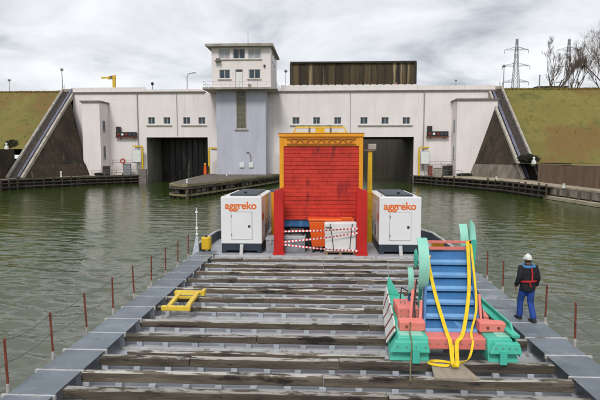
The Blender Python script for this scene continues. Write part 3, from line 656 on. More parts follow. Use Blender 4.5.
# ------------------------------------------------------------------ island quay before the tower
IS = [(-20.2,65.6),(-20.0,64.0),(-19.2,62.6),(-18.0,61.6),(-16.9,61.2),(-13.4,75.5),(-9.6,92.5),(-8.6,99.9),(-23.3,99.9),(-21.6,80)]
isl = thing('island_quay', (-17,64,0), 'mossy pointed quay head in front of the control tower', 'quay')
def inset(poly, d):
    c = Vector((sum(p[0] for p in poly)/len(poly), sum(p[1] for p in poly)/len(poly))); return [((Vector(p)-c)*(1-d/ (Vector(p)-c).length)+c)[:] for p in poly]
MB().prism(IS, 1.5, 1.82).build('kerb_slab', 'moss', isl)
MB().prism(inset(IS, .6), 1.821, 1.86).build('paving', 'islandtop', isl)
MB().prism(inset(IS, .9), -3.5, 1.498).build('core_wall', 'quaywall', isl)
ring = [Vector((*p,0)) for p in IS[0:8]]; ring.insert(0, Vector((-21.4,78,0))); ring = ring[:1]+ring[1:]
tot = sum((b-a).length for a, b in zip(ring, ring[1:]))
def rpos(d):
    for a, b in zip(ring, ring[1:]):
        l_ = (b-a).length
        if d <= l_+1e-6: return a+(b-a)*d/l_, (b-a).normalized()
        d -= l_
d = 0.2
while d < tot-.3:
    p, dr_ = rpos(d); nn = Vector((-dr_.y, dr_.x, 0)); q = p+nn*.25
    MB().bar((q.x,q.y,-1.5), (q.x,q.y,1.49), .3, .3, up=dr_).build('fender_post', 'fender', isl)
    if d+1.5 < tot:
        p2, dr2 = rpos(d+1.5); q2 = p2+nn*.35
        if random.random() < .7: MB().bar(q+nn*.1+Vector((0,0,.86)), q2+Vector((0,0,.86)), .12, .46).build('fender_board', 'quaypanel', isl)
        for z in (.42, 1.3): MB().bar(q-nn*.26+Vector((0,0,z)), q2-nn*.36+Vector((0,0,z)), .2, .24).build('waling', 'moss' if z < 1 else 'fender', isl)
    d += 1.5
# ================================================================== BARGE
WZ = .90; BT = .865; DZ = .56; BW = 5.74
barge = thing('barge', (0, 10, 0), 'flat steel barge with rows of weathered timbers and grey side walkways', 'barge')
bow = [(-BW-.12,-9),(BW+.12,-9),(BW+.12,26.5),(4.9,29.5),(3.2,31.6),(-3.2,31.6),(-4.9,29.5),(-BW-.12,26.5)]
MB().prism(bow, -1.2, DZ-.02).build('hull', 'hull', barge)
MB().prism([(-BW,-8.5),(BW,-8.5),(BW,22.0),(-BW,22.0)], DZ-.018, DZ).build('deck', 'deck', barge)
MB().prism([(-BW,22.01),(BW,22.01),(BW,26.4),(4.8,29.3),(3.1,31.4),(-3.1,31.4),(-4.8,29.3),(-BW,26.4)], DZ-.017, .75).build('bow_deck', 'deck', barge)
B(-4.9, 4.9, 21.75, 21.99, DZ, .80).build('coaming', 'edge', barge)
# rows of timber on short brackets, each row two or three timbers of unlike section
ROWS = [3.9, 4.95, 6.0, 7.1, 7.95, 8.88, 9.6, 10.42, 11.84, 12.87, 14.17, 15.09, 16.07, 17.53, 18.61, 19.92, 21.1]
br = B(-.065, .065, -.06, .06, 0, .141).mesh('bracket')
rng = random.Random(11)
def timber_mesh(L_, w_, h_, r):
    mb = MB(); n_ = max(3, int(L_/.55)); rings = []
    for i in range(n_+1):
        x = L_*i/n_; j = lambda s_: r.uniform(-s_, s_)
        rings.append([(x, -w_/2+j(.008), j(.006)), (x, w_/2+j(.008), j(.006)), (x, w_/2+j(.012), h_+j(.010)), (x, -w_/2+j(.014), h_+j(.012))])
    vs = [p for q in rings for p in q]; fs = [(0,3,2,1), tuple(4*n_+k for k in range(4))]
    for i in range(n_):
        for k in range(4): fs.append((4*i+k, 4*i+(k+1)%4, 4*i+4+(k+1)%4, 4*i+4+k))
    return mb.add(vs, fs).mesh('timber')
for ri, ry in enumerate(ROWS):
    cuts = [-4.86, rng.choice([-.4, .02, .35, -1.6, 1.2]), 4.86]
    if ri % 3 == 1: cuts.insert(1, -3.0+rng.uniform(-.6,.6)); 
    cuts = sorted(cuts)
    for a, b in zip(cuts, cuts[1:]):
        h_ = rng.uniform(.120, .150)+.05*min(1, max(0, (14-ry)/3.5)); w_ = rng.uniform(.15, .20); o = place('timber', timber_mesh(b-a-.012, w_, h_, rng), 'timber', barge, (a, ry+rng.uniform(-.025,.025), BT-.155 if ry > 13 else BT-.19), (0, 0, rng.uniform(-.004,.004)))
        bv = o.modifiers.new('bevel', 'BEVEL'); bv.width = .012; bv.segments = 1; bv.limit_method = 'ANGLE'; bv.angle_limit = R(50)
    x = -4.6+rng.uniform(-.2,.2)
    while x < 4.7:
        place('bracket', br, 'bracket', barge, (x, ry-.07+rng.uniform(-.03,.03), DZ+.001), (0,0,0), (1, 1, 1.05 if ry > 13 else .79)); x += .68+rng.uniform(-.03,.05)
    # pale steel flat beside the row
    B(-4.88, 4.88, ry-.32, ry-.26, DZ+.001, DZ+.05).build('deck_rib', 'edge', barge)
# low second timbers lying next to some rows
for ry in (10.82, 7.5, 16.6, 19.2):
    a = rng.uniform(-4.7,-3.5); b = rng.uniform(-.6, 3.6)
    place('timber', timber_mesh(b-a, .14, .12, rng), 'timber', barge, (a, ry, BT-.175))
    for x in (a+.3, (a+b)/2, b-.3): place('bracket', br, 'bracket', barge, (x, ry, DZ+.001), (0,0,0), (1,1,.9))
# walkway plates
pm = B(-.435, .435, -.51, .51, 0, .012).mesh('walkway_plate')
em = B(-.50, .50, -.035, .035, -.09, .004).mesh('plate_edge')
lm = B(-.05, .05, -.05, .05, 0, WZ-.07-DZ).mesh('plate_leg')
for s_ in (-1, 1):
    yy = 3.09 if s_ < 0 else 3.24; xc = s_*(BW-.44); rr = random.Random(s_+4)
    while yy < 21.6:
        place('walkway_plate', pm, 'plate', barge, (xc, yy+.54, WZ-.012+rr.uniform(-.004,.004)), (rr.uniform(-.006,.006), rr.uniform(-.006,.006), rr.uniform(-.003,.003)))
        place('plate_edge', em, 'edge', barge, (xc+s_*.03, yy, WZ-.005))
        for q in (-.36, .36): place('plate_leg', lm, 'bracket', barge, (xc+q, yy+.03, DZ))
        B(xc-.4, xc+.4, yy+.04, yy+.10, DZ+.001, WZ-.10).build('cross_rib', 'bracket', barge) if False else None
        yy += 1.08
    B(min(s_*(BW-.05), s_*(BW+.1)), max(s_*(BW-.05), s_*(BW+.1)), -8.4, 22, DZ-.02, DZ+.16).build('gunwale', 'edge', barge)
# stanchions and guard wires
def stanchions(s_, y0, st, n_):
    ps = []; rr = random.Random(8+s_)
    for i in range(n_):
        y = y0+i*st; x = s_*(BW+.05); t_ = (x+rr.uniform(-.03,.03), y+rr.uniform(-.03,.03), WZ+1.0)
        o = MB().tube([(x, y, WZ+.12), t_], .024, 8).build('stanchion', 'stan_red', barge)
        MB().tube([(x, y, DZ-.01), (x, y, WZ+.14)], .034, 8).build('sleeve', 'stan_white', o); ps.append(Vector(t_))
    for dz, f in ((-.03, 1.0), (-.46, .8)):
        pts = []
        for a, b in zip(ps, ps[1:]):
            for k in range(6):
                q = a.lerp(b, k/6); q.z += dz-.10*f*4*(k/6)*(1-k/6); pts.append(q)
        pts.append(ps[-1]+Vector((0,0,dz))); MB().tube(pts, .009, 5).build('guard_wire', 'wire', barge)
stanchions(-1, 4.0, 1.54, 12); stanchions(1, 3.71, 1.55, 11)
# bow bulwark
for s_ in (-1, 1):
    pl = [Vector((s_*(BW+.02), 22.3, .75)), Vector((s_*(BW+.02), 26.4, .75)), Vector((s_*4.85, 29.4, .75)), Vector((s_*3.15, 31.5, .75))]
    mb = MB(); mr = MB()
    for a, b in zip(pl, pl[1:]):
        mb.bar(a+Vector((0,0,.22)), b+Vector((0,0,.22)), .08, .44); mr.bar(a+Vector((0,0,.47)), b+Vector((0,0,.47)), .12, .06)
    mb.build('bulwark', 'darksteel', barge); mr.build('bulwark_rail', 'edge', barge)
# ------------------------------------------------------------------ generators
GW, GH, GL = 1.90, 2.63, 4.7
gtext = None
def word(s, size):
    c = bpy.data.curves.new('lettering', 'FONT'); c.body = s; c.size = size; c.extrude = .002; c.bevel_depth = .013; c.bevel_resolution = 0; c.align_x = 'CENTER'; c.space_character = .98
    o = bpy.data.objects.new('tmp', c); COL.objects.link(o); bpy.context.view_layer.update()
    me = bpy.data.meshes.new_from_object(o.evaluated_get(bpy.context.evaluated_depsgraph_get())); bpy.data.objects.remove(o); return me
gword = word('aggreko', .47)
def generator(x0, y0, label, side):
    x1 = x0+GW; z0 = .75
    t = thing('generator', ((x0+x1)/2, y0+GL/2, z0), label, 'generator', 'white generator sets on the bow')
    bd = B(x0, x1, y0, y0+GL, z0+.45, z0+GH).build('body', 'genwhite', t, .03)
    mb = MB(); mb.box(x0+.02, x1-.02, y0+.03, y0+GL-.03, z0+.12, z0+.448); mb.box(x0+.02, x0+.25, y0+.03, y0+GL-.03, z0, z0+.12); mb.box(x1-.25, x1-.02, y0+.03, y0+GL-.03, z0, z0+.12)
    mb.build('skid', 'darksteel', t, .015)
    dx0, dx1, dz0, dz1 = x0+.48, x1-.46, z0+.66, z0+1.92
    gp = MB().box(dx0-.012, dx1+.012, y0-.003, y0-.001, dz0-.012, dz1+.012).build('door_gap', 'black', t)
    d = B(dx0, dx1, y0-.016, y0-.0035, dz0, dz1).build('door', 'genwhite', t, .004)
    B(dx1-.17, dx1-.07, y0-.04, y0-.017, dz0+.55, dz0+.66).build('handle', 'black', d, .006)
    for z in (dz0+.15, dz1-.25): B(dx0+.0, dx0+.04, y0-.028, y0-.017, z, z+.12).build('hinge', 'grey', d)
    place('lettering', gword, 'orange', t, ((x0+x1)/2-.02, y0-.004, z0+2.07), (R(90), 0, 0), (1, 1, .2))
    B(x0+.35, x1-.30, y0+.5, y0+GL-.4, z0+GH-.002, z0+GH+.09).build('roof_grille', 'darksteel', t, .02)
    MB().tube([(x0+1.0, y0+1.0, z0+GH), (x0+1.0, y0+1.0, z0+GH+.17)], .08, 10).build('exhaust', 'black', t)
    xs, dr_ = (x0, -1) if side < 0 else (x1, 1)
    for k in range(3):
        ya = y0+.9+k*1.25; a, b = sorted((xs+dr_*.004, xs+dr_*.016)); dd = B(a, b, ya, ya+1.1, z0+.65, z0+2.3).build('side_door', 'genwhite', t, .003)
        a, b = sorted((xs+dr_*.017, xs+dr_*.035))
        B(a, b, ya+.9, ya+1.0, z0+1.3, z0+1.42).build('handle', 'black', dd)
        for j in range(7): B(a, b, ya+.15, ya+.85, z0+.75+j*.075, z0+.785+j*.075).build('louvre', 'grey', dd)
    a, b = sorted((xs+dr_*.018, xs+dr_*.026)); B(a, b, y0+.25, y0+.62, z0+1.5, z0+1.85).build('emblem', 'orange', t)
    MB().extrude([((x0+x1)/2-.05, y0-.32, z0), ((x0+x1)/2+.10, y0-.32, z0), ((x0+x1)/2+.10, y0-.10, z0+.42), ((x0+x1)/2-.05, y0-.10, z0+.42)], (0, .10, 0)).build('earth_bracket', 'edge', t)
    for zc in ((x0+.12), (x1-.12)):
        MB().tube([(zc, y0+.3, z0+GH), (zc, y0+.3, z0+GH+.07), (zc, y0+.42, z0+GH+.07), (zc, y0+.42, z0+GH)], .018, 6).build('lifting_eye', 'grey', t)
GY = 22.75
generator(aX(220,GY), GY, 'white generator set left of the red wall, dark skid', 1)
generator(aX(380,GY), GY, 'white generator set right of the red wall, behind the teal machine', -1)
# ------------------------------------------------------------------ red wall in its orange frame
PY = 23.7
hx0, hx1 = aX(279.6,PY), aX(363,PY); ix0, ix1 = aX(283.8,PY), aX(359,PY); zt, zi, zb = aZ(134,320,PY), aZ(146,320,PY), aZ(220,320,PY)
hop = thing('red_bulkhead', ((hx0+hx1)/2, PY+1, .75), 'tall red planked wall in an orange steel frame on the bow', 'bulkhead')
nr = 19; hh = (zi-zb)/nr; rr = random.Random(2)
for r_ in range(nr):
    cs = [ix0]; xq = ix0+rr.uniform(.35,.9)
    while xq < ix1-.35: cs.append(xq); xq += rr.uniform(.55,.95)
    cs.append(ix1)
    for a, b in zip(cs, cs[1:]): B(a+.002, b-.002, PY+.02+rr.uniform(-.008,.008), PY+.14, zb+hh*r_+.009, zb+hh*(r_+1)-.006).build('plank', 'redplank', hop, .006)
B(ix0, ix1, PY+.145, PY+.22, zb, zi).build('backing', 'red', hop)
for a, b in ((hx0, ix0), (ix1, hx1)):
    B(a, b, PY-.05, PY+2.3, zb-.9, zt).build('side_frame', 'oframe', hop, .012)
B(ix0, ix1, PY-.03, PY+.2, zi, zt-.13).build('top_frame', 'oframe', hop)
B(hx0-.04, hx1+.04, PY-.10, PY+2.35, zt-.128, zt+.02).build('top_beam', 'oframe', hop, .01)
MB().box(hx0-.05, hx1+.05, PY-.105, PY+.3, zt+.022, zt+.05).build('top_flat', 'stan_red', hop)
mb = MB(); n_ = 6; wv = (ix1-ix0-.5)/n_; zl, zh = zi+.10, zt-.20
for i in range(n_):
    xa = ix0+.25+wv*i
    for (p, q) in (((xa,zh),(xa+wv/2,zl)),((xa+wv/2,zl),(xa+wv,zh))): mb.bar((p[0],PY-.07,p[1]),(q[0],PY-.07,q[1]),.05,.05,up=(0,1,0))
mb.bar((ix0+.15,PY-.08,zh),(ix1-.15,PY-.08,zh),.05,.05); mb.bar((ix0+.15,PY-.08,zl),(ix1-.15,PY-.08,zl),.05,.05); mb.build('lattice', 'lattice', hop)
B(ix0, ix1, PY+2.0, PY+2.2, zb, zi).build('rear_wall', 'red', hop)
B(hx0-.3, hx1+.1, PY+.1, PY+2.5, zb-.34, zb-.003).build('sill_beam', 'blue', hop)
B(hx0, hx1, PY+.4, PY+2.3, .752, zb-.345).build('pedestal', 'black', hop)
tr = thing('hand_truss', ((hx0+hx1)/2, PY+.8, zt), 'yellow tubular truss lying on top of the red wall', 'truss')
xa, xb = aX(296,PY+.8), aX(344,PY+.8); za = zt+.05
mb = MB(); mb.tube([(xa-.15,PY+.8,za),(xa,PY+.8,za+.30),(xb,PY+.8,za+.30),(xb+.15,PY+.8,za)], .045, 8); mb.tube([(xa-.15,PY+.8,za+.05),(xb+.15,PY+.8,za+.05)], .03, 6); mb.build('tube_frame', 'frameyellow', tr)
for q in (.28, .72): MB().tube([(xa+(xb-xa)*q,PY+.8,za),(xa+(xb-xa)*q,PY+.8,za+.33)], .05, 8).build('clamp', 'trim', tr)
B((xa+xb)/2-.22, (xa+xb)/2+.22, PY+.74, PY+.86, za, za+.26).build('centre_block', 'yellow', tr)
# red posts
for a, b, lb, s_ in ((273.5,283.2,'thick red steel post left of the tapes',1), (357.5,368,'thick red steel post right of the tapes',-1)):
    y0 = 22.45; x0, x1 = aX(a,y0), aX(b,y0); zt_ = aZ(187,a,y0)
    t = thing('red_post', ((x0+x1)/2, y0, .75), lb, 'post', 'red posts before the red wall')
    p = [(x0,zt_-.22),(x1,zt_)] if s_ > 0 else [(x0,zt_),(x1,zt_-.22)]
    mb = MB(); mb.hexa([(x0,y0,.86),(x1,y0,.86),(x1,y0+.10,.86),(x0,y0+.10,.86)], [(p[0][0],y0,p[0][1]),(p[1][0],y0,p[1][1]),(p[1][0],y0+.10,p[1][1]),(p[0][0],y0+.10,p[0][1])]); mb.build('front_flange', 'red', t, .01)
    mb = MB(); mb.box((x0+x1)/2-.06, (x0+x1)/2+.06, y0+.101, y0+.5, .86, zt_-.15); mb.build('web', 'red', t)
    MB().box(x0, x1, y0+.501, y0+.6, .86, zt_-.15).build('rear_flange', 'red', t, .01)
    B(x0-.04, x1+.04, y0-.06, y0+.66, .752, .858).build('foot_plate', 'red', t)
# yellow mast on the right, short one on the left
my = 26.2; mx_ = aX(370,my)
t = thing('yellow_mast', (mx_, my, .75), 'slim yellow mast with grey lamp box right of the red wall', 'mast')
MB().hexa([(mx_-.15,my-.15,.75),(mx_+.15,my-.15,.75),(mx_+.15,my+.15,.75),(mx_-.15,my+.15,.75)], [(mx_-.10,my-.12,aZ(151,370,my)),(mx_+.10,my-.12,aZ(151,370,my)),(mx_+.10,my+.12,aZ(151,370,my)),(mx_-.10,my+.12,aZ(151,370,my))]).build('column', 'yellow', t, .01)
B(mx_-.10, mx_+.30, my-.2, my+.25, aZ(149.6,370,my), aZ(144,370,my)).build('lamp_box', 'slab', t, .03)
B(mx_-.3, mx_+.25, my-.18, my+.2, aZ(151,370,my), aZ(149.7,370,my)).build('bracket_plate', 'trim', t)
for z in (1.5, 2.4, 3.3): B(mx_-.155, mx_+.155, my-.155, my+.155, z, z+.06).build('collar', 'oframe', t)
mx_ = aX(274.5,25.5)
t = thing('yellow_column', (mx_, 25.5, .75), 'short yellow column behind the left red post', 'column')
B(mx_-.17, mx_+.17, 25.4, 25.7, .75, aZ(191,274,25.5)).build('column', 'oframe', t, .01); B(mx_-.24, mx_+.24, 25.35, 25.75, aZ(191,274,25.5), aZ(190,274,25.5)).build('cap', 'blue', t)
# ------------------------------------------------------------------ small things on the bow
def chest(x0, x1, y0, d, h, label):
    t = thing('steel_chest', ((x0+x1)/2, y0+d/2, .75), label, 'chest')
    B(x0, x1, y0, y0+d, .75, .75+h*.82).build('body', 'grey', t, .015); B(x0-.02, x1+.02, y0-.02, y0+d+.02, .75+h*.82, .75+h).build('lid', 'bracket', t, .02)
    B((x0+x1)/2-.03, (x0+x1)/2+.03, y0-.04, y0-.021, .75+h*.6, .75+h*.9).build('hasp', 'edge', t)
chest(aX(265.5,22.9), aX(275,22.9), 22.9, .8, .72, 'grey steel chest squeezed between white generator and left red post')
chest(aX(284,22.95), aX(305,22.95), 22.95, .7, .78, 'grey steel chest right of the left red post under the tapes')
t = thing('winch_motor', (aX(297,23.35), 23.5, 1.53), 'black motor lying on the grey chest beside the orange bin', 'motor')
MB().tube([(aX(290,23.3),23.3,1.70),(aX(304,23.3),23.3,1.70)], .17, 14).build('motor_drum', 'black', t); B(aX(291,23.3), aX(302,23.3), 23.15, 23.5, 1.531, 1.6).build('base_plate', 'trim', t); MB().tube([(aX(288,23.3),23.3,1.70),(aX(290,23.3),23.3,1.70)], .06, 10).build('shaft', 'grey', t)
x0, x1, y0 = aX(308,23.0), aX(355,23.0), 23.05
t = thing('wheeled_bin', ((x0+x1)/2, y0+.5, .75), 'orange wheeled waste bin behind the white crate', 'bin')
MB().hexa([(x0+.18,y0+.08,1.0),(x1-.18,y0+.08,1.0),(x1-.18,y0+.62,1.0),(x0+.18,y0+.62,1.0)], [(x0+.04,y0,2.22),(x1-.04,y0,2.22),(x1-.04,y0+.64,2.22),(x0+.04,y0+.64,2.22)]).build('body', 'orangebin', t, .04)
B(x0, x1, y0-.03, y0+.65, 2.222, 2.34).build('lid', 'orangebin', t, .04); B(x1-.62, x1-.1, y0-.06, y0+.03, 2.30, 2.44).build('handle', 'orangebin', t, .02)
for xx in (x0+.25, x0+.62, x1-.25):
    for yy in (y0+.12, y0+.5):
        w_ = MB().tube([(xx-.05,yy,.875),(xx+.05,yy,.875)], .122, 14).build('wheel', 'black', t)
        B(xx-.07, xx+.07, yy-.03, yy+.03, .99, 1.05).build('fork', 'grey', w_)
x0, x1, y0 = aX(324.5,22.75), aX(357.3,22.75), 22.55
pal = thing('pallet', ((x0+x1)/2, y0+.4, .75), 'wooden pallet under the white crate', 'pallet')
for k in range(3): B(x0+.04+k*(x1-x0-.22)/2, x0+.18+k*(x1-x0-.22)/2, y0, y0+.48, .751, .86).build('block', 'pallet', pal)
for k in range(4): B(x0, x1, y0+.01+k*.12, y0+.10+k*.12, .861, .89).build('slat', 'pallet', pal)
t = thing('white_crate', ((x0+x1)/2, y0+.25, .89), 'white covered crate with black straps on a pallet', 'crate')
MB().hexa([(x0+.05,y0+.02,.892),(x1-.03,y0+.02,.892),(x1-.03,y0+.46,.892),(x0+.05,y0+.46,.892)], [(x0,y0,2.22),(x1,y0,2.25),(x1,y0+.46,2.25),(x0,y0+.46,2.22)]).build('cover', 'bag', t, .05)
for q, q2 in ((.18,.30),(.86,.78)):
    MB().ribbon([(x0+(x1-x0)*q,y0-.012,2.18),(x0+(x1-x0)*(q+q2)/2,y0-.008,1.6),(x0+(x1-x0)*q2,y0+.010,.93)], .035, (1,0,0), .008).build('strap', 'black', t)
B(x0+.05, x0+.35, y0-.006, y0-.001, 1.96, 2.05).build('label_print', 'trim', t)
def tape(pa, pb, sag, label):
    y0 = 22.40; a, b = at(*pa, y0), at(*pb, y0); n_ = 14; pts = []; sd_ = []
    for i in range(n_+1):
        u = i/n_; q = a.lerp(b, u); q.z -= sag*4*u*(1-u); q.y += .02*math.sin(u*9); pts.append(q); sd_.append((0, .5*math.sin(u*7+sag*9), 1))
    tag(MB().ribbon(pts, .075, sd_, .004).build('barrier_tape', 'tape', org=a), label, 'tape', 'red and white tapes between the red posts')
tape((283,231.5), (358,228.5), .02, 'highest red and white barrier tape, nearly level')
tape((283,242), (358,233), .03, 'middle red and white barrier tape, rising to the right')
tape((283,244.5), (358,251), .04, 'lowest red and white barrier tape, falling to the right')
# yellow jerrycan-like pump, jack staff
x0, x1 = aX(200,22.4), aX(209.3,22.4); y0 = 22.25
t = thing('yellow_pump', ((x0+x1)/2, y0+.2, .75), 'small yellow tank on black feet beside the left generator', 'tank')
MB().prism([(x0+.06,y0),(x1-.06,y0),(x1,y0+.08),(x1,y0+.38),(x1-.06,y0+.45),(x0+.06,y0+.45),(x0,y0+.38),(x0,y0+.08)], .98, 1.55).build('tank', 'yellow', t, .05)
for xx in (x0+.07, x1-.07): MB().tube([(xx,y0+.22,.75),(xx,y0+.22,.99)], .06, 10).build('foot', 'black', t)
MB().tube([((x0+x1)/2,y0+.2,1.54),((x0+x1)/2,y0+.2,1.62)], .06, 10).build('filler_cap', 'black', t)
x0 = aX(195.8,22.35)
t = thing('jack_staff', (x0, 22.3, .75), 'thin white jack staff at the left bow corner', 'pole')
MB().tube([(x0,22.3,.75),(x0,22.3,aZ(206,196,22.3))], [.03,.018], 8).build('staff', 'white', t)
MB().hexa([(x0-.22,22.2,.75),(x0+.1,22.2,.75),(x0+.1,22.4,.75),(x0-.22,22.4,.75)], [(x0-.05,22.25,1.55),(x0+.06,22.25,1.55),(x0+.06,22.36,1.55),(x0-.05,22.36,1.55)]).build('foot_bracket', 'bracket', t)
for py in (212,228,234): B(x0-.05, x0+.05, 22.25, 22.35, aZ(py+1,196,22.3), aZ(py-.6,196,22.3)).build('cleat', 'white', t)
MB().ball((x0,22.3,aZ(206,196,22.3)), .05).build('truck', 'black', t)
# loose yellow lifting frame on the timbers
t = thing('lifting_frame', (-4.2, 15, BT), 'yellow welded steel frame lying on the timbers by the left walkway', 'frame')
fz = BT+.006; fx0, fx1, gx0, gx1, fy, gy = -4.57, -3.75, -4.66, -3.82, 13.68, 15.32
MB().bar((fx0,fy,fz+.06),(fx1,fy,fz+.06),.15,.12).build('front_bar', 'frameyellow', t, .01)
MB().bar((gx0-.02,gy,fz+.06),(gx1+.10,gy,fz+.06),.20,.10).build('rear_bar', 'frameyellow', t, .01)
MB().bar((fx0+.16,fy+.07,fz+.06),(gx0+.16,gy-.10,fz+.06),.12,.09).build('side_bar', 'frameyellow', t, .01)
MB().bar((fx1-.12,fy+.07,fz+.06),(gx1-.12,gy-.10,fz+.06),.13,.09).build('side_bar', 'frameyellow', t, .01)
B(gx1+.02, gx1+.12, gy-.2, gy+.08, fz, fz+.17).build('lug', 'frameyellow', t, .01); B(gx0+.22, gx1-.19, gy-.34, gy-.11, fz+.07, fz+.09).build('gusset_plate', 'frameyellow', t)
MB().bar((gx0+.1,gy-.5,fz+.05),(gx1-.1,gy-.5,fz+.05),.07,.07).build('cross_bar', 'frameyellow', t)
for q in (.2, .5, .8): MB().tube([(fx0+(fx1-fx0)*q,fy,fz+.119),(fx0+(fx1-fx0)*q,fy,fz+.135)], .022, 8).build('bolt', 'galv', t)
# ------------------------------------------------------------------ teal and salmon machine
mc = thing('ladder_machine', (2.9, 11.8, BT), 'teal and salmon steel machine with a blue slatted ladder strapped to the deck', 'machine')
Z0 = BT+.004
# left pontoon: flared outer side with striped panel
yf, yb = 10.62, 14.2
def pontoon(xi, xo_t, xo_b, zt_, yb_, sgn):
    p = MB().hexa([(xo_b,yf,Z0),(xi,yf,Z0),(xi,yb_,Z0),(xo_b+sgn*(.32 if sgn > 0 else .10),yb_,Z0)], [(xo_t,yf+.12,zt_),(xi,yf+.12,zt_),(xi,yb_,zt_),(xo_t+sgn*(.22 if sgn > 0 else .04),yb_,zt_)]).build('pontoon', 'teal', mc, .015); return p
pl = pontoon(2.26, 1.62, 1.42, 1.34, yb, 1); pr = pontoon(3.50, 4.02, 4.14, 1.34, 13.6, -1)
MB().add([(1.475,yf+.75,Z0+.10),(1.73,yb+.1,Z0+.05),(1.82,yb+.12,1.52),(1.66,yf+.95,1.42),(1.605,yf+.42,1.36),
          (1.445,yf+.75,Z0+.10),(1.70,yb+.1,Z0+.05),(1.79,yb+.12,1.52),(1.63,yf+.95,1.42),(1.575,yf+.42,1.36)],
         [(0,1,2,3,4),(9,8,7,6,5),(0,5,6,1),(1,6,7,2),(2,7,8,3),(3,8,9,4),(4,9,5,0)]).build('striped_side', 'sidestripe', mc)
for (xa, xb) in ((1.42,2.26),(3.50,4.16)):
    MB().hexa([(xa,yf-.10,Z0+.22),(xb,yf-.10,Z0+.22),(xb,yf+.02,Z0+.22),(xa,yf+.02,Z0+.22)], [(xa+.12,yf-.06,Z0+.43),(xb-.04,yf-.06,Z0+.43),(xb-.04,yf+.08,Z0+.43),(xa+.12,yf+.08,Z0+.43)]).build('bumper', 'teal', mc, .012)
    xm = (xa+xb)/2+(.12 if xa < 2 else -.06); B(xm-.075, xm+.075, yf-.14, yf-.102, Z0, Z0+.30).build('foot_tab', 'teal', mc, .006)
    for k in range(4): B(xa+.24, xb-.08, yf+.22+k*.16, yf+.34+k*.16, 1.341, 1.352).build('tread', 'paleteal', mc)
# outer plate of the right pontoon
MB().add([(4.16,yf+.02,Z0+.12),(4.08,yf+.45,1.58),(3.96,13.3,1.66),(4.02,13.9,1.30),(4.10,13.5,Z0),(4.19,yf+.02,Z0+.12),(4.12,yf+.45,1.58),(4.00,13.3,1.66),(4.06,13.9,1.30),(4.14,13.5,Z0)],
         [(0,1,2,3,4),(9,8,7,6,5),(0,5,6,1),(1,6,7,2),(2,7,8,3),(3,8,9,4),(4,9,5,0)]).build('outer_plate', 'teal', mc)
MB().bar((4.10,yf+.10,1.40),(3.86,13.2,1.56),.16,.05).build('gunwale_rail', 'teal', mc)
# fin at the rear left
MB().add([(1.78,14.1,1.34),(2.14,14.0,1.36),(2.0,14.3,1.36),(1.84,14.2,1.86)], [(0,1,2),(0,3,1),(1,3,2),(2,3,0)]).build('fin', 'teal', mc)
MB().tube([(1.84,14.2,1.80),(1.83,14.2,2.25)], .012, 6).build('fin_rod', 'bracket', mc)
# salmon blocks and crossbeam
B(2.20, 3.62, 10.84, 11.36, 1.05, 1.29).build('cross_beam', 'pink', mc, .015)
B(1.70, 2.27, 11.10, 11.42, 1.345, 1.56).build('bearing_block', 'pink', mc, .03)
B(1.78, 2.28, 11.95, 12.75, 1.342, 1.62).build('ballast_box', 'pink', mc, .02)
MB().hexa([(3.44,11.08,1.345),(4.03,11.12,1.345),(4.03,11.34,1.345),(3.44,11.40,1.345)], [(3.44,11.08,1.58),(4.03,11.12,1.55),(4.03,11.34,1.55),(3.44,11.40,1.58)]).build('bearing_block', 'pink', mc, .03)
MB().hexa([(3.46,11.6,1.342),(3.84,11.6,1.342),(3.84,12.6,1.342),(3.46,12.6,1.342)], [(3.46,11.6,1.56),(3.80,11.6,1.56),(3.72,12.5,1.78),(3.46,12.5,1.80)]).build('ballast_box', 'pink', mc, .02)
for (x, y_, z) in ((3.62,11.085,1.46),(3.86,11.10,1.45),(1.85,11.095,1.46)): MB().tube([(x,y_-.02,z),(x,y_+.01,z)], .028, 8).build('bolt', 'stan_red', mc)
# ladder of blue slats between two side plates, leaning back
lb0, lb1 = Vector((2.30,11.30,1.30)), Vector((3.46,11.30,1.30)); lt0, lt1 = Vector((2.60,12.62,2.91)), Vector((3.57,12.62,2.91))
ns = 6
for i in range(ns):
    u0, u1 = i/ns, (i+.92)/ns
    a, b, c, d = lb0.lerp(lt0,u0), lb1.lerp(lt1,u0), lb1.lerp(lt1,u1), lb0.lerp(lt0,u1)
    back = Vector((0, .16, -.02)); thn = Vector((0,-.015,.018))
    s_ = MB().hexa([a,b,c+back,d+back],[a+thn,b+thn,c+back+thn,d+back+thn]).build('slat', 'blue', mc)
    lip = Vector((0,-.05,-.055)); mb = MB(); mb.hexa([a+lip,b+lip,b,a],[a+lip+Vector((0,0,.055)),b+lip+Vector((0,0,.055)),b+Vector((0,0,.06)),a+Vector((0,0,.06))]); mb.build('lip', 'lightblue', s_)
dn = Vector((0,.26,-.18))
for a, b, m_, o_ in ((lb0,lt0,'blue',-.05),(lb1,lt1,'blue',.05)):
    q = Vector((o_,0,0)); up = Vector((0,-.05,.05)); MB().hexa([a+dn,a+dn+q,b+dn+q,b+dn],[a+up,a+up+q,b+up+q,b+up]).build('side_plate', m_, mc)
MB().bar(lb0+Vector((-.12,-.02,-.15)), lb0+Vector((-.05,.25,.62)), .06, .10).build('side_post', 'pink', mc); MB().bar(lb1+Vector((.10,-.02,-.15)), lb1+Vector((.12,.35,.75)), .05, .10).build('side_post', 'pink', mc)
MB().bar(lb0+Vector((-.28,.3,.0)), lb0+Vector((-.18,.55,.80)), .06, .08).build('side_post', 'pink', mc)
MB().bar(lb1+Vector((.13,.3,0)), Vector((3.66,12.5,2.45)), .04, .06).build('rail', 'blue', mc)
for dz, h_ in ((.03,.07),(.19,.055)): MB().bar(lt0+Vector((-.08,.02,dz)), lt1+Vector((.08,.02,dz)), .06, h_).build('top_bar', 'pink', mc)
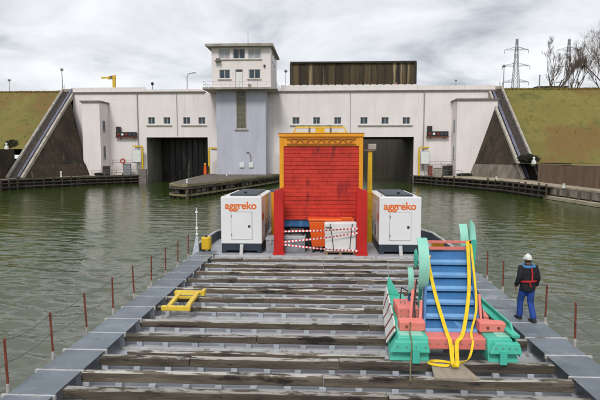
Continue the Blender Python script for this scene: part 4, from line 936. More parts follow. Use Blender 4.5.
for x in (lt0.x-.05, lt1.x+.05): MB().bar((x,12.64,2.5),(x,12.64,3.15),.06,.06).build('top_post', 'pink', mc)
B(lt0.x+.12, lt0.x+.42, 12.72, 12.85, 2.93, 3.07).build('roller', 'yellow', mc, .02); MB().bar(lb0.lerp(lt0,.48)+Vector((0,.1,.02)), lb1.lerp(lt1,.48)+Vector((0,.1,.02)), .03, .05).build('brace', 'pink', mc)
# curved guards (arc bands seen edge-on)
def guard(xc, yc, zc, r_, a0, a1, wd, m_, web=True):
    n_ = 20; mb = MB(); pts = [(yc-r_*math.cos(R(a0+(a1-a0)*i/n_)), zc+r_*math.sin(R(a0+(a1-a0)*i/n_))) for i in range(n_+1)]
    o = mb.ribbon([(xc,y_,z_) for y_, z_ in pts], wd, (1,0,0), .035).build('wheel_guard', m_, mc)
    if web:
        n2 = len(pts); inn = [(yc-(r_*.70)*math.cos(R(a0+(a1-a0)*i/n_)), zc+(r_*.70)*math.sin(R(a0+(a1-a0)*i/n_))) for i in range(n_+1)]
        w2 = MB()
        for i in range(n_):
            w2.hexa([(xc+wd/2-.03,*pts[i]),(xc+wd/2,*pts[i]),(xc+wd/2,*pts[i+1]),(xc+wd/2-.03,*pts[i+1])],[(xc+wd/2-.03,*inn[i]),(xc+wd/2,*inn[i]),(xc+wd/2,*inn[i+1]),(xc+wd/2-.03,*inn[i+1])])
        w2.build('web', m_, o)
    return o
guard(2.36, 12.62, 2.58, .80, -38, 58, .24, 'paleteal')
guard(2.14, 12.72, 2.12, .46, -30, 52, .13, 'paleteal')
guard(3.62, 13.7, 2.98, .62, -5, 50, .20, 'paleteal')
MB().add([(3.74,13.0,3.0),(3.90,13.0,3.0),(3.88,13.1,3.46),(3.78,13.1,3.60),(3.74,13.25,3.0),(3.90,13.25,3.0),(3.88,13.25,3.46),(3.78,13.25,3.60)], [(0,1,2,3),(7,6,5,4),(0,4,5,1),(1,5,6,2),(2,6,7,3),(3,7,4,0)]).build('horn', 'paleteal', mc)
MB().bar((3.80,13.1,2.4),(3.83,13.1,3.1),.16,.2).build('horn_post', 'teal', mc)
MB().bar((2.36,12.35,1.34),(2.38,12.25,2.6),.06,.10).build('guard_post', 'teal', mc); MB().bar((3.72,13.2,1.34),(3.72,13.2,3.1),.07,.12).build('guard_post', 'teal', mc); MB().bar((2.14,12.6,1.34),(2.15,12.5,2.1),.05,.08).build('guard_post', 'blue', mc)
MB().bar((2.20,12.2,1.5),(2.30,12.5,2.15),.05,.06).build('brace', 'pink', mc)
MB().ball((2.24,12.25,2.75), (.05,.16,.24), 10, 8).build('cover', 'teal', mc)
def bolt_row(a, b, n_, r_=.016, d=(0,-1,0), m_='galv'):
    a, b, d = Vector(a), Vector(b), Vector(d)
    for i in range(n_): p = a.lerp(b, i/max(1,n_-1)); MB().tube([p, p+d*.014], r_, 6).build('bolt', m_, mc)
bolt_row((2.32,10.838,1.18),(3.50,10.838,1.18),8); bolt_row((1.58,yf-.085,Z0+.34),(2.16,yf-.085,Z0+.34),4); bolt_row((3.62,yf-.085,Z0+.34),(4.04,yf-.085,Z0+.34),4)
bolt_row((2.62,12.585,2.94),(3.55,12.585,2.94),2); bolt_row((1.86,11.948,1.42),(2.20,11.948,1.42),3); bolt_row((1.86,11.948,1.54),(2.20,11.948,1.54),3)
for ps in ([(2.10,11.45,1.56),(2.12,11.7,1.80),(2.20,12.1,1.85),(2.30,12.4,2.2)], [(3.62,11.42,1.56),(3.66,11.8,1.95),(3.70,12.4,2.05),(3.72,13.1,2.5)], [(1.95,12.7,1.62),(2.02,12.95,1.85),(2.2,13.2,1.7),(2.5,13.4,1.4)]):
    MB().tube([Vector(p) for p in ps], .018, 6).build('hose', 'black', mc)
for x in (2.34, 3.42): MB().tube([(x,11.5,1.36),(x+.10,12.5,2.35)], .03, 8).build('hydraulic_ram', 'galv', mc)
for (x, y_, z) in ((1.95,12.3,1.625),(3.62,11.85,1.63)): MB().tube([(x-.05,y_,z),(x-.05,y_,z+.07),(x+.05,y_,z+.07),(x+.05,y_,z)], .012, 6).build('lifting_eye', 'galv', mc)
# ------------------------------------------------------------------ straps, block, rope
def spline(ps, n_=8):
    ps = [Vector(p) for p in ps]; o = []; q = [ps[0]]+ps+[ps[-1]]
    for i in range(1, len(q)-2):
        a, b, c, d = q[i-1], q[i], q[i+1], q[i+2]
        for k in range(n_):
            t_ = k/n_; o.append(.5*((2*b)+(-a+c)*t_+(2*a-5*b+4*c-d)*t_*t_+(-a+3*b-3*c+d)*t_**3))
    o.append(ps[-1]); return o
blk = MB().hexa([(2.18,9.72,BT+.005),(3.04,9.72,BT+.005),(2.88,10.48,BT+.005),(2.26,10.48,BT+.005)], [(2.18,9.72,BT+.05),(3.04,9.72,BT+.05),(2.88,10.48,BT+.05),(2.26,10.48,BT+.05)]).build('timber_board', 'board', bevel=.006)
tag(blk, 'pale wooden board under the yellow straps in front of the machine', 'board')
hook = Vector((2.66, 10.12, BT+.10))
def strap(ps, label, wd=.080, side=(1,.15,.05)):
    pts = spline(ps); tag(MB().ribbon(pts, wd, side, .010).build('lashing_strap', 'strap', org=hook), label, 'strap', 'yellow lashing straps')
strap([(3.53,12.52,3.14),(3.52,12.42,3.04),(3.38,11.75,2.12),(3.06,10.98,1.40),(2.86,10.72,1.24),hook+Vector((.06,.02,.06)),hook], 'yellow strap from the top right of the blue ladder crossing to the board')
strap([(2.60,12.45,2.80),(2.56,12.30,2.62),(2.62,11.75,1.98),(2.70,10.96,1.38),(2.72,10.74,1.26),hook+Vector((-.03,.05,.12)),hook+Vector((-.01,0,.01))], 'yellow strap hanging from the left edge of the blue ladder')
strap([(3.61,12.50,3.08),(3.61,12.38,2.86),(3.50,11.55,1.84),(3.24,11.0,1.40),(3.22,10.80,1.22),(3.10,10.60,.99),(2.95,10.45,.945),(2.72,10.35,.96),(2.4,10.46,.95),(2.22,10.42,.95),(2.2,10.32,.95),(2.36,10.24,.95),(2.56,10.2,.97),(2.66,10.28,1.1),(2.74,10.6,1.24)], 'yellow strap with loose loop lying over the board', .05, (.8,.25,.55))
tag(MB().tube(spline([(1.93,11.075,1.57),(1.92,11.06,1.44),(1.90,10.98,1.375),(1.88,10.72,1.372),(1.865,10.52,1.33),(1.86,10.475,1.20),(1.85,10.46,1.06),(1.78,10.12,.90),(1.72,9.80,.88),(1.69,9.62,.88)]), .014, 6).build('rope', 'rope'), 'thin brown rope hanging over the teal bumper', 'rope')
for o in [mc]+[q for q in COL.objects if q.name.split('.')[0] in ('lashing_strap', 'timber_board', 'rope')]: o.location.y -= .20
# ------------------------------------------------------------------ people
def soft(mb, name, m, parent, vox=.014, sm=6):
    o = mb.build(name, m, parent)
    r_ = o.modifiers.new('remesh', 'REMESH'); r_.mode = 'VOXEL'; r_.voxel_size = vox; r_.use_smooth_shade = True
    s_ = o.modifiers.new('smooth', 'SMOOTH'); s_.iterations = sm; s_.factor = .5
    return o
def man(x, y, z, label):
    t = thing('person', (x, y, z), label, 'person')
    P = lambda a, b, c: Vector((x+a, y+b, z+c))
    hipL, hipR = P(-.095,0,.90), P(.095,0,.90); kL, kR = P(-.10,.14,.50), P(.085,-.02,.49); fL, fR = P(-.10,.16,.095), P(.085,-.20,.105)
    shL, shR = P(-.195,.0,1.42), P(.195,.0,1.42); eL, eR = P(-.265,-.05,1.16), P(.26,-.04,1.15); wL, wR = P(-.285,.06,.93), P(.275,.05,.92)
    # body: legs, trunk, arms, neck, head and fingers as one surface
    b = MB()
    for h, k, f in ((hipL,kL,fL),(hipR,kR,fR)): b.tube([h,k,f], [.075,.052,.038], 10); b.tube([f+Vector((0,-.05,-.05)), f+Vector((0,.14,-.06))], [.035,.03], 8)
    b.loft([(P(0,0,.86),.13,.085),(P(0,0,1.0),.12,.08),(P(0,0,1.25),.14,.09),(P(0,0,1.42),.15,.08),(P(0,0,1.47),.07,.06)])
    for s_, e_, w_, sg in ((shL,eL,wL,-1),(shR,eR,wR,1)):
        b.tube([P(sg*.10,0,1.42),s_,e_,w_], [.06,.055,.042,.03], 10)
        h = w_+Vector((0,.02,-.05)); b.ball(h, (.026,.045,.055), 10, 8)
        for k in range(4):
            f0 = h+Vector((-sg*.004,-.032+.022*k,-.035)); ln = (.060,.072,.068,.052)[k]
            b.tube([f0, f0+Vector((-sg*.008,.006,-ln*.55)), f0+Vector((-sg*.028,.010,-ln)), ], [.0115,.011,.010], 6)
        b.tube([h+Vector((0,.035,.01)), h+Vector((-sg*.01,.058,-.02)), h+Vector((-sg*.02,.062,-.05))], [.013,.012,.010], 6)
    b.tube([P(0,.0,1.42),P(0,.02,1.55)], [.062,.056], 10); b.ball(P(0,.03,1.635), (.078,.098,.118), 16, 12)
    b.ball(P(0,.128,1.615), (.016,.022,.024), 8, 6); b.ball(P(-.08,.02,1.625), (.014,.026,.034), 8, 6); b.ball(P(.08,.02,1.625), (.014,.026,.034), 8, 6)
    body = soft(b, 'body', 'skin', t, .0085, 4)
    for ex in (-.03, .03): MB().ball(P(ex,.120,1.642), .011, 8, 6).build('eye', 'shoe', body)
    B(x-.024, x+.024, y+.122, y+.128, z+1.565, z+1.572).build('mouth', 'harness', body)
    # trousers
    b = MB()
    for h, k, f in ((hipL,kL,fL),(hipR,kR,fR)): b.tube([h+Vector((0,0,.04)),h.lerp(k,.5),k,k.lerp(f,.5),f+Vector((0,0,-.02))], [.108,.098,.082,.078,.080], 12)
    b.loft([(P(0,0,.82),.165,.115),(P(0,0,.92),.175,.12),(P(0,0,1.02),.165,.11)]); soft(b, 'trousers', 'trouser', t, .016, 5)
    # jacket
    b = MB(); b.loft([(P(0,-.005,.80),.195,.135),(P(0,-.005,.92),.205,.145),(P(0,0,1.08),.195,.14),(P(0,0,1.28),.215,.145),(P(0,0,1.40),.205,.125),(P(0,0,1.47),.13,.095),(P(0,.01,1.51),.085,.075)])
    for s_, e_, w_, sg in ((shL,eL,wL,-1),(shR,eR,wR,1)): b.tube([P(sg*.10,0,1.40),s_,s_.lerp(e_,.5),e_,e_.lerp(w_,.5),w_+Vector((0,0,.0))], [.09,.088,.078,.070,.062,.056], 12)
    soft(b, 'jacket', 'jacket', t, .016, 4)
    for f, sg in ((fL,-1),(fR,1)):
        s_ = MB(); s_.hexa([f+Vector((-.05,-.08,-.09)),f+Vector((.05,-.08,-.09)),f+Vector((.05,.20,-.10)),f+Vector((-.05,.20,-.10))],[f+Vector((-.045,-.07,.0)),f+Vector((.045,-.07,.0)),f+Vector((.04,.18,-.045)),f+Vector((-.04,.18,-.045))]); s_.tube([f+Vector((0,-.01,-.04)),f+Vector((0,-.01,.06))],.052,10)
        soft(s_, 'shoe', 'shoe', t, .012, 4)
    # collar of the life vest, harness
    b = MB(); ring = [P(.150*math.cos(a), .105*math.sin(a)-.01, 1.475+.025*math.sin(a)-.02*abs(math.cos(a))) for a in [2*math.pi*i/20 for i in range(21)]]
    b.tube(ring, .042, 10); b.tube([P(-.11,.13,1.44),P(-.10,.165,1.25)], .045, 8); b.tube([P(.11,.13,1.44),P(.10,.165,1.25)], .045, 8); soft(b, 'life_vest', 'vest', t, .014, 4)
    rn = 24; belt = [P(.222*math.cos(2*math.pi*i/rn), .162*math.sin(2*math.pi*i/rn)-.002, 1.05-.03*math.sin(2*math.pi*i/rn)) for i in range(rn+1)]
    hb = MB().ribbon(belt, .045, (0,0,1), .012).build('harness_belt', 'harness', t)
    MB().ribbon([P(.0,-.135,1.44),P(.03,-.160,1.30),P(.03,-.156,1.18),P(.02,-.166,1.07)], .038, (1,0,0), .010).build('back_strap', 'harness', hb)
    MB().ribbon([P(-.05,-.168,1.08),P(-.03,-.17,1.0),P(.0,-.165,.93)], .03, (1,0,0), .010).build('tail_strap', 'harness', hb)
    MB().loft([(P(0,.02,1.56),.082,.095),(P(0,.02,1.60),.086,.098)]).build('hair', 'hair', body)
    c = MB(); c.loft([(P(0,.03,1.64),.094,.115),(P(0,.03,1.68),.093,.113),(P(0,.028,1.72),.078,.095),(P(0,.026,1.755),.045,.055),(P(0,.025,1.765),.01,.012)]); c.loft([(P(0,.10,1.645),.08,.085),(P(0,.11,1.655),.078,.085)])
    hat = c.build('hard_hat', 'cap', t, smooth=True)
    MB().tube([P(0,-.085,1.665),P(0,-.07,1.72),P(0,-.01,1.768),P(0,.05,1.772),P(0,.12,1.72)], .012, 8).build('ridge', 'cap', hat)
    MB().tube([P(.097*math.cos(2*math.pi*i/20), .03+.118*math.sin(2*math.pi*i/20), 1.642) for i in range(21)], .010, 6).build('rim', 'cap', hat)
    return t
pm_ = man(5.36, 13.15, WZ+.004, 'person in navy jacket, blue trousers and red harness walking the right walkway')
pm_.rotation_euler = (0, 0, R(9))
def small_person(x, y, z, coat, label):
    t = thing('person', (x, y, z), label, 'person'); P = lambda a, b, c: (x+a, y+b, z+c)
    b = MB()
    for s_ in (-1,1): b.tube([P(s_*.1,0,.9),P(s_*.1,.02,.5),P(s_*.1,0,.05)], [.09,.07,.06], 8); b.tube([P(s_*.2,0,1.42),P(s_*.27,-.02,1.15),P(s_*.24,-.14,.98)], [.06,.05,.04], 8)
    b.loft([(P(0,0,.86),.17,.12),(P(0,0,1.1),.16,.12),(P(0,0,1.42),.2,.12),(P(0,0,1.5),.08,.07)]); b.tube([P(0,0,1.45),P(0,0,1.6)], .05, 8); b.ball(P(0,0,1.66), (.085,.1,.12), 10, 8)
    body = soft(b, 'body', 'skin', t, .025, 2)
    c = MB(); c.loft([(P(0,0,.75),.21,.16),(P(0,0,1.1),.20,.155),(P(0,0,1.40),.235,.15),(P(0,0,1.5),.12,.1)])
    for s_ in (-1,1): c.tube([P(s_*.2,0,1.42),P(s_*.28,-.02,1.15),P(s_*.25,-.13,1.0)], [.08,.068,.058], 8)
    soft(c, 'coat', coat, t, .025, 2)
    MB().ball(P(0,.02,1.69), (.095,.105,.11), 10, 8).build('hair', 'hair', body)
small_person(aX(371,101.4), 101.4, ZC+.27, 'jacket', 'tiny dark clad person behind the parapet before the rusty gate')
small_person(aX(395,101.4), 101.4, ZC+.27, 'pinkcoat', 'tiny person in pink coat behind the parapet before the rusty gate')
# ================================================================== LOCK FURNITURE
# signal boards
def signal(a, b, label):
    y0 = YF-.55; x0, x1 = aX(a,y0), aX(b,y0); zb_, zt_ = aZ(136.5,320,y0), aZ(131.5,320,y0)
    t = thing('signal_board', ((x0+x1)/2, YF-.3, zb_), label, 'signal', 'dark signal boards on the lock house')
    B(x0, x1, y0, y0+.35, zb_, zt_).build('board', 'black', t, .03); B(x0+.05, x0+1.0, y0+.02, y0+.33, zt_+.005, zt_+1.05).build('head_box', 'black', t, .03)
    for k, m_ in enumerate(('redlens','sign','redlens','glass','glass')):
        xx = x0+.55+k*(x1-x0-1.0)/4; l_ = MB().tube([(xx,y0-.10,(zb_+zt_)/2),(xx,y0-.002,(zb_+zt_)/2)], .24, 14).build('lens', m_, t)
    for xx in (x0+.8, x1-.6): B(xx-.05, xx+.05, y0+.05, YF-.002, zb_-.5, zb_-.002).build('bracket', 'trim', t)
    B(x0-.1, x1+.1, y0-.1, y0+.4, zb_-.16, zb_-.003).build('tray', 'stan_red', t)
signal(116.5, 137, 'dark signal board on the white wall left of the narrow chamber')
signal(426.5, 448, 'dark signal board on the white wall right of the wide chamber')
# yellow clearance frames with white boards
def gauge(x, y, zt_, sgn, label, board=True):
    t = thing('clearance_frame', (x, y, QZ), label, 'frame', 'yellow clearance frames')
    B(x-.16, x+.16, y-.12, y+.12, QZ, zt_).build('post', 'yellow', t); a, b = sorted((x, x+sgn*1.9)); B(a, b, y-.1, y+.1, zt_, zt_+.28).build('arm', 'yellow', t)
    B(a+.5, b-.2, y-.14, y-.101, zt_-.3, zt_-.02).build('louvre', 'trim', t)
    if board:
        a, b = sorted((x+sgn*.35, x+sgn*2.0)); o = B(a, b, y+.02, y+.08, zt_-3.0, zt_-.6).build('board', 'sign', t); B(a-.06, b+.06, y+.081, y+.12, zt_-3.06, zt_-.54).build('board_frame', 'galv', o)
        B((a+b)/2-.06, (a+b)/2+.06, y+.03, y+.12, QZ, zt_-3.0).build('board_leg', 'galv', t)
gauge(aX(419,98.6), 98.6, 6.9, 1, 'yellow frame with white board at the wide chamber mouth'); gauge(aX(142.5,98.6), 98.6, 7.2, -1, 'yellow frame with white board at the narrow chamber mouth'); gauge(aX(209,97.5), 97.5, 6.8, 1, 'yellow frame on the mossy island left of the tower', False)
def bollard(x, y, z, h, r_, m_, label, grp='white mooring bollards'):
    h *= .6; r_ *= .5; o = MB().tube([(x,y,z),(x,y,z+.05),(x,y,z+h*.7),(x,y,z+h*.78),(x,y,z+h*.95),(x,y,z+h)], [r_*1.3,r_,r_*.85,r_*1.25,r_*1.25,r_*.8], 12).build('bollard', m_, smooth=False)
    tag(o, label, 'bollard', grp)
for px, z, Y, lb in ((186.5,1.86,63.6,'white bollard at the tip of the mossy island'),(226.5,1.86,88,'white bollard on the island right before the lavender shaft'),(198.5,QZ,78,None)):
    if lb: bollard(aX(px,Y), Y, z, .85, .22, 'sign', lb)
bollard(aX(497,81), 81, QZ, .8, .25, 'sign', 'white bollard at the foot of the right wing wall'); bollard(aX(565,60), 60, QZ, .8, .25, 'sign', 'white bollard in front of the brown retaining wall')
bollard(aX(20,82.5), 83.5, QZ, 1.0, .2, 'sign', 'white bollard at the foot of the left stairs'); bollard(aX(58,88), 88.8, QZ, 1.7, .28, 'sign', 'tall white bollard before the left dark wing wall')
def marker(x, y, z, label):
    t = thing('marker_post', (x, y, z), label, 'marker', 'white markers by the stairs'); B(x-.3, x+.3, y-.2, y+.2, z-.4, z+.4).build('block', 'sign', t, .08); MB().tube([(x,y,z+.36),(x,y,z+.72)], .15, 12).build('neck', 'sign', t); MB().ball((x,y,z+.80), .19).build('knob', 'sign', t)
marker(aX(534,79), 79, 4.25, 'white knobbed marker beside the dark bush right of the stairs'); marker(aX(7,85.5), 85.5, 6.7, 'white knobbed marker at the left edge near the stairs')
# orange buoy-like lamp and lifebuoy, cabinets, railings on the quays
t = thing('float_marker', (aX(205,96.5), 96.5, 1.86), 'orange marker drum on the island beside the narrow chamber', 'marker'); MB().tube([(aX(205,96.5),96.5,1.86),(aX(205,96.5),96.5,3.7)], [.34,.22], 12).build('drum', 'orangebin', t); MB().ball((aX(205,96.5),96.5,3.8), .24).build('lamp', 'yellow', t); MB().tube([(aX(207,96.8),96.8,1.86),(aX(208.5,96.9),96.9,3.4)], .16, 8).build('stay', 'black', t)
def rail(x0, y0, x1, y1, z, label, m_='trim', h=1.1):
    a, b = Vector((x0,y0,z)), Vector((x1,y1,z)); t = thing('railing', a, label, 'railing'); n_ = max(2, int((b-a).length/1.8))
    for i in range(n_+1): p = a.lerp(b, i/n_); MB().tube([p, p+Vector((0,0,h))], .04, 6).build('post', m_, t)
    for q in (h, h*.55): MB().tube([a+Vector((0,0,q)), b+Vector((0,0,q))], .035, 6).build('rail', m_, t)
rail(aX(428,97.5), 97.8, 25.2, 92.6, QZ, 'dark railing on the quay before the right annex'); rail(aX(138,97), 97.6, -43.6, 92.4, QZ, 'dark railing on the quay before the left annex'); rail(aX(112,98.8), 98.9, aX(138,98.8), 98.9, QZ+1.9, 'raised dark railing behind the lifebuoy'); rail(aX(428,99), 99.1, aX(455,99), 99.1, QZ+1.6, 'raised dark railing behind the brown cabinet')
def cabinet(x0, x1, y, z, h, m_, label):
    t = thing('equipment_cabinet', ((x0+x1)/2, y, z), label, 'cabinet'); B(x0, x1, y, y+.6, z, z+h).build('body', m_, t, .03); B(x0-.05, x1+.05, y-.05, y+.65, z+h, z+h+.08).build('top', 'trim', t); B((x0+x1)/2-.01, (x0+x1)/2+.01, y-.012, y-.001, z+.1, z+h-.1).build('door_seam', 'black', t)
cabinet(aX(429,98), aX(433,98), 98, QZ, 1.9, 'stan_red', 'rust brown cabinet right of the yellow frame by the wide chamber'); cabinet(aX(434.5,98.4), aX(442,98.4), 98.4, QZ, 1.4, 'slab', 'low pale cabinet behind the quay railing on the right'); cabinet(aX(443.5,97.5), aX(449,97.5), 97.6, QZ, 1.9, 'black', 'dark cabinet at the corner of the right annex')
cabinet(aX(102,95), aX(108,95), 95.2, QZ, 1.8, 'black', 'dark cabinet at the corner of the left annex'); cabinet(aX(123,98), aX(130,98), 98, QZ, 2.2, 'galv', 'silver tank cabinet under the lifebuoy on the left quay'); cabinet(aX(147-4,97.6)-.9, aX(147-4,97.6)+.7, 97.2, -.5, 3.2, 'trim', 'rusty brown fender block at the narrow chamber mouth')
lx, lz = aX(122.5,97.8), 4.4; ring = [(lx+.42*math.cos(2*math.pi*i/18), 97.85, lz+.42*math.sin(2*math.pi*i/18)) for i in range(19)]
t = thing('lifebuoy', (lx, 97.9, lz-.5), 'red lifebuoy hanging on its post on the left quay', 'lifebuoy'); MB().tube(ring, .12, 8).build('ring', 'lifebuoy', t); MB().tube([(lx,98.0,QZ),(lx,98.0,lz+.6)], .05, 6).build('post', 'trim', t)
t = thing('service_ladder', (aX(276.5,99), 99.3, 1.6), 'white caged ladder right of the lavender shaft', 'ladder'); xx = aX(276.5,99.3)
for o_ in (-.28,.28): MB().tube([(xx+o_,99.3,1.4),(xx+o_,99.3,6.6)], .045, 6).build('stile', 'white', t)
for k in range(13): MB().tube([(xx-.28,99.3,1.6+k*.38),(xx+.28,99.3,1.6+k*.38)], .03, 6).build('rung', 'white', t)
# yellow roof crane, lamp posts, masts
cx = aX(116.5,102); t = thing('roof_crane', (cx, 102, ZC+.26), 'yellow davit crane on the roof left of the tower', 'crane'); zk = aZ(76.5,116,102)
B(cx-.28, cx+.28, 101.75, 102.25, ZC+.26, zk).build('column', 'yellow', t, .05); MB().hexa([(cx-1.2,101.8,zk-.55),(cx+.34,101.8,zk-.45),(cx+.34,102.2,zk-.45),(cx-1.2,102.2,zk-.55)],[(cx-1.1,101.8,zk+.05),(cx+.3,101.8,zk+.3),(cx+.3,102.2,zk+.3),(cx-1.1,102.2,zk+.05)]).build('knuckle', 'yellow', t); MB().bar((cx-.6,102,zk-.2),(aX(104,102),102,zk-.25),.22,.3).build('boom', 'yellow', t); B(cx-.75, cx-.25, 101.7, 102.3, zk-.5, zk+.1).build('joint', 'trim', t)
def lamp(x, y, z0, z1, r_, label, arm=0):
    t = thing('lamp_post', (x, y, z0), label, 'lamp post', 'lamp posts along the dam')
    if arm:
        MB().tube([(x,y,z0),(x,y,z1-.9),(x+arm*.15,y,z1-.35),(x+arm*.6,y,z1-.05),(x+arm*1.3,y,z1)], r_, 7).build('pole', 'pole', t); MB().hexa([(x+arm*1.1,y-.15,z1-.08),(x+arm*2.0,y-.15,z1-.02),(x+arm*2.0,y+.15,z1-.02),(x+arm*1.1,y+.15,z1-.08)],[(x+arm*1.1,y-.1,z1+.14),(x+arm*1.9,y-.1,z1+.16),(x+arm*1.9,y+.1,z1+.16),(x+arm*1.1,y+.1,z1+.14)]).build('lamp_head', 'pole', t)
    else:
        MB().tube([(x,y,z0),(x,y,z1)], [r_,r_*.7], 7).build('pole', 'pole', t); MB().loft([((x,y,z1-.1),.10,.10),((x,y,z1+.10),.34,.34),((x,y,z1+.42),.30,.30),((x,y,z1+.5),.05,.05)]).build('lamp_head', 'pole', t)
lamp(aX(65.3,106), 106, 18.2, aZ(70.5,65,106), .09, 'slim lamp post on the left dam crest'); lamp(aX(13,118), 118, 18.2, aZ(81,13,118), .08, 'short lamp post near the left edge of the dam'); lamp(aX(501,107), 107, 18.2, aZ(67,501,107), .09, 'slim lamp post on the right dam crest'); lamp(aX(188.5,104), 104, ZC+.26, aZ(73,190,104), .08, 'curved lamp post on the roof left of the tower', 1); lamp(aX(286,106), 106, ZC+.26, aZ(72,286,106), .06, 'small lamp post between tower and rusty gate')
t = thing('camera_mast', (aX(154.2,101), 101, ZC+.26), 'short post with round camera on the roof parapet', 'camera'); x = aX(154.2,101); MB().tube([(x,101,ZC+.26),(x,101,aZ(84.5,154,101))], .09, 8).build('pole', 'pole', t); MB().ball((x,101,aZ(83.6,154,101)), (.3,.3,.33)).build('camera_dome', 'black', t)
t = thing('camera_mast', (aX(454,101), 101, ZC+.26), 'short thin mast on the roof above the right annex', 'camera'); x = aX(454,101); MB().tube([(x,101,ZC+.26),(x,101,aZ(81,454,101))], .06, 8).build('pole', 'pole', t); B(x-.12, x+.12, 100.9, 101.1, aZ(81,454,101), aZ(79.8,454,101)).build('camera_head', 'black', t)
# guard rail along the dam road
for x0, x1, lb in ((35.8, 150, 'grey guard rail along the right dam crest'), (-160, -53.6, 'grey guard rail along the left dam crest')):
    t = thing('guard_rail', ((x0+x1)/2, 104, 18.2), lb, 'guard rail'); B(x0, x1, 103.95, 104.05, 18.62, 18.95).build('beam', 'galv', t)
    x = x0
    while x < x1: B(x, x+.12, 104.06, 104.18, 18.2, 18.9).build('post', 'galv', t); x += 4
# pylons
def pylon(x, y, z0, z1, label):
    t = thing('pylon', (x, y, z0), label, 'pylon', 'power pylons beyond the dam'); H = z1-z0; mb = MB(); wd = lambda u: 2.1*(1-u)**1.15+.32
    n_ = 13; lv = [1-(1-i/n_)**1.0 for i in range(n_+1)]
    cor = lambda u: [Vector((x+sx*wd(u), y+sy*wd(u), z0+H*u)) for sx, sy in ((-1,-1),(1,-1),(1,1),(-1,1))]
    for i in range(n_):
        a, b = cor(lv[i]), cor(lv[i+1])
        for k in range(4):
            mb.bar(a[k], b[k], .17, .17); mb.bar(a[k], b[(k+1)%4], .09, .09); mb.bar(a[(k+1)%4], b[k], .09, .09); mb.bar(b[k], b[(k+1)%4], .08, .08)
    mb.build('lattice_body', 'pylon', t)
    for u, w_ in ((.88,5.2),(.70,6.0),(.52,5.6)):
        zz = z0+H*u
        for sg in (-1,1):
            a = MB(); tip = Vector((x+sg*w_, y, zz))
            for sy in (-1,1):
                a.bar((x+sg*wd(u)*.9,y+sy*wd(u)*.9,zz), tip, .14, .14); a.bar((x+sg*wd(u)*.9,y+sy*wd(u)*.9,zz+1.2), tip, .12, .12)
            ar = a.build('cross_arm', 'pylon', t); MB().tube([tip, tip-Vector((0,0,1.6))], .13, 5).build('insulator', 'trim', ar)
py_ = 230; pylon(aX(512.8,py_), py_, 18.2, aZ(39,513,py_), 'lattice pylon between lamp post and bare trees, clear against the sky'); py_ = 236; pylon(aX(564,py_), py_, 18.2, aZ(39,564,py_), 'lattice pylon seen between two bare trees')
# ------------------------------------------------------------------ bare trees
def tree(x, y, z0, H, seed, label, spread=.55, lean=0, trunks=2, stuff=5):
    rng = random.Random(seed); tb, tw = MB(), MB(); t = thing('bare_tree', (x, y, z0), label, 'tree', 'bare trees beyond the dam')
    def grow(p, d, l, r_, lev):
        n_ = 4 if lev < 3 else 3; pts = [p]; q = Vector(p); dd = Vector(d)
        for i in range(n_):
            dd = (dd+Vector((rng.gauss(0,.10),rng.gauss(0,.10),.06+(.05 if lev > 1 else 0)))).normalized(); q = q+dd*(l/n_); pts.append(q.copy())
        rad = [max(.017, r_*(1-.55*i/n_)) for i in range(n_+1)]
        (tb if lev < 2 else tw).tube(pts, rad, 6 if lev < 2 else 3, cap=False)
        if lev >= stuff: return
        k = rng.randint(3,4) if lev < 3 else rng.randint(4,6)
        for i in range(k):
            u = rng.uniform(.3,1.0) if lev else rng.uniform(.35,1.0); j = min(n_-1, int(u*n_)); b_ = pts[j].lerp(pts[j+1], u*n_-j)
            a = rng.random()*6.28; tilt = rng.uniform(.35,.85)*spread/.55
            o1 = dd.orthogonal().normalized(); o2 = dd.cross(o1); nd = (dd*math.cos(tilt)+(o1*math.cos(a)+o2*math.sin(a))*math.sin(tilt)).normalized()
            grow(b_, nd, l*rng.uniform(.52,.74), rad[j]*rng.uniform(.5,.7), lev+1)
    for k in range(trunks):
        a = rng.random()*6.28; grow(Vector((x+.3*math.cos(a)*k, y+.3*math.sin(a)*k, z0-.2)), Vector((lean+.16*math.cos(a)*(trunks > 1)+(.12*(k-.5) if trunks > 1 else 0), .1*math.sin(a), 1)).normalized(), H*.50, H*.018, 0)
    tb.build('trunk', 'bark', t, smooth=True); tw.build('crown', 'twig', t)
tree(aX(546,150), 150, 18.2, 19.5, 5, 'bare tree with forked trunk left of the far pylon', .32, trunks=2)
tree(aX(574,152), 152, 18.2, 18.0, 12, 'narrow bare tree right of the far pylon', .24, trunks=2)
tree(aX(606,140), 140, 18.2, 20.0, 33, 'spreading bare tree cut by the right edge', .55, -.10, trunks=2)
for i, (px, h_) in enumerate(((519,6.5),(527,5.0),(582,6.5))):
    tree(aX(px,160), 160, 18.2, h_, 40+i, ('low bare shrub right beside the nearer pylon','low bare shrub right of the pylon shrub','low bare shrub between narrow and spreading tree')[i], .7, trunks=2, stuff=4)
t = thing('low_building', (aX(546,190), 195, 18.2), 'low pale roofed shed beyond the right dam crest', 'building'); x0, x1 = aX(533,190), aX(566,190)
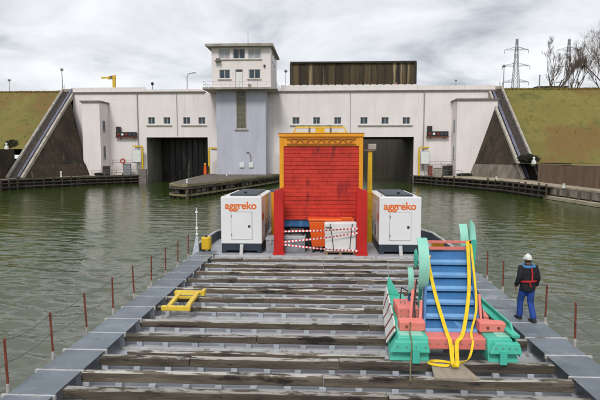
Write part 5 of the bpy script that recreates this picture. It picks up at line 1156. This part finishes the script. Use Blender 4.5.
B(x0+.5, x1-.5, 190, 202, 18.2, aZ(86.6,546,190)).build('wall', 'plinth', t); MB().hexa([(x0,189,aZ(86.5,546,190)),(x1,189,aZ(86.5,546,190)),(x1,203,aZ(86.5,546,190)),(x0,203,aZ(86.5,546,190))],[(x0+3,195,aZ(84,546,190)),(x1-4,195,aZ(84,546,190)),(x1-4,197,aZ(84,546,190)),(x0+3,197,aZ(84,546,190))]).build('roof', 'galv', t)
t = thing('chimney_pipe', (aX(536.5,175), 175, 18.2), 'thin dark pipe rising between the two pylons', 'pipe'); x = aX(536.5,175); MB().tube([(x,175,18.2),(x,175,aZ(75.5,536,175))], .22, 8).build('stack', 'pylon', t); MB().tube([(x,175,aZ(75.5,536,175)),(x,175,aZ(75,536,175))], .3, 8).build('cap', 'pylon', t)
# ------------------------------------------------------------------ bushes
def bush(x, y, z, rx, ry, rz, n_, seed, label):
    rng = random.Random(seed); t = thing('bush', (x, y, z), label, 'bush'); mb = MB()
    for _ in range(n_):
        v = Vector((rng.gauss(0,1),rng.gauss(0,1),rng.gauss(0,1))).normalized()*rng.uniform(.45,1.0)**.5; k = .8+.35*noise.noise(v*2+Vector((seed,0,0)))
        p = Vector((x+v.x*rx*k, y+v.y*ry*k, z+rz*.45+v.z*rz*.6*k)); s_ = rng.uniform(.08,.17); a = Vector((rng.gauss(0,1),rng.gauss(0,1),rng.gauss(0,1))).normalized(); b = a.orthogonal().normalized()
        mb.add([p-a*s_, p+b*s_*.5, p+a*s_, p-b*s_*.5], [(0,1,2,3)])
    mb.build('foliage', 'bush', t); st = MB()
    for _ in range(7): a = rng.random()*6.28; st.tube([(x,y,z-.1),(x+rx*.5*math.cos(a),y+ry*.5*math.sin(a),z+rz*.7)], [.05,.015], 5)
    st.build('stem', 'bark', t)
bush(aX(529,82), 82.2, 4.2, 2.1, .9, 1.6, 2600, 1, 'dark bush at the foot of the right bank behind the white marker'); bush(aX(450,98.5), 98.6, QZ, 1.0, .7, 2.3, 1100, 2, 'brown shrub at the left corner of the right annex'); bush(aX(10,88), 88.5, 6.4, 1.8, .9, 2.0, 1600, 3, 'dark bush at the foot of the left bank')
for i, (a, b) in enumerate(((456,478),(92,103))): bush((aX(a,95)+aX(b,95))/2, 95.4, QZ-.1, (aX(b,95)-aX(a,95))/2, .4, .7, 1200, 7+i, ('low scrub along the base of the right annex','low scrub along the base of the left annex')[i])
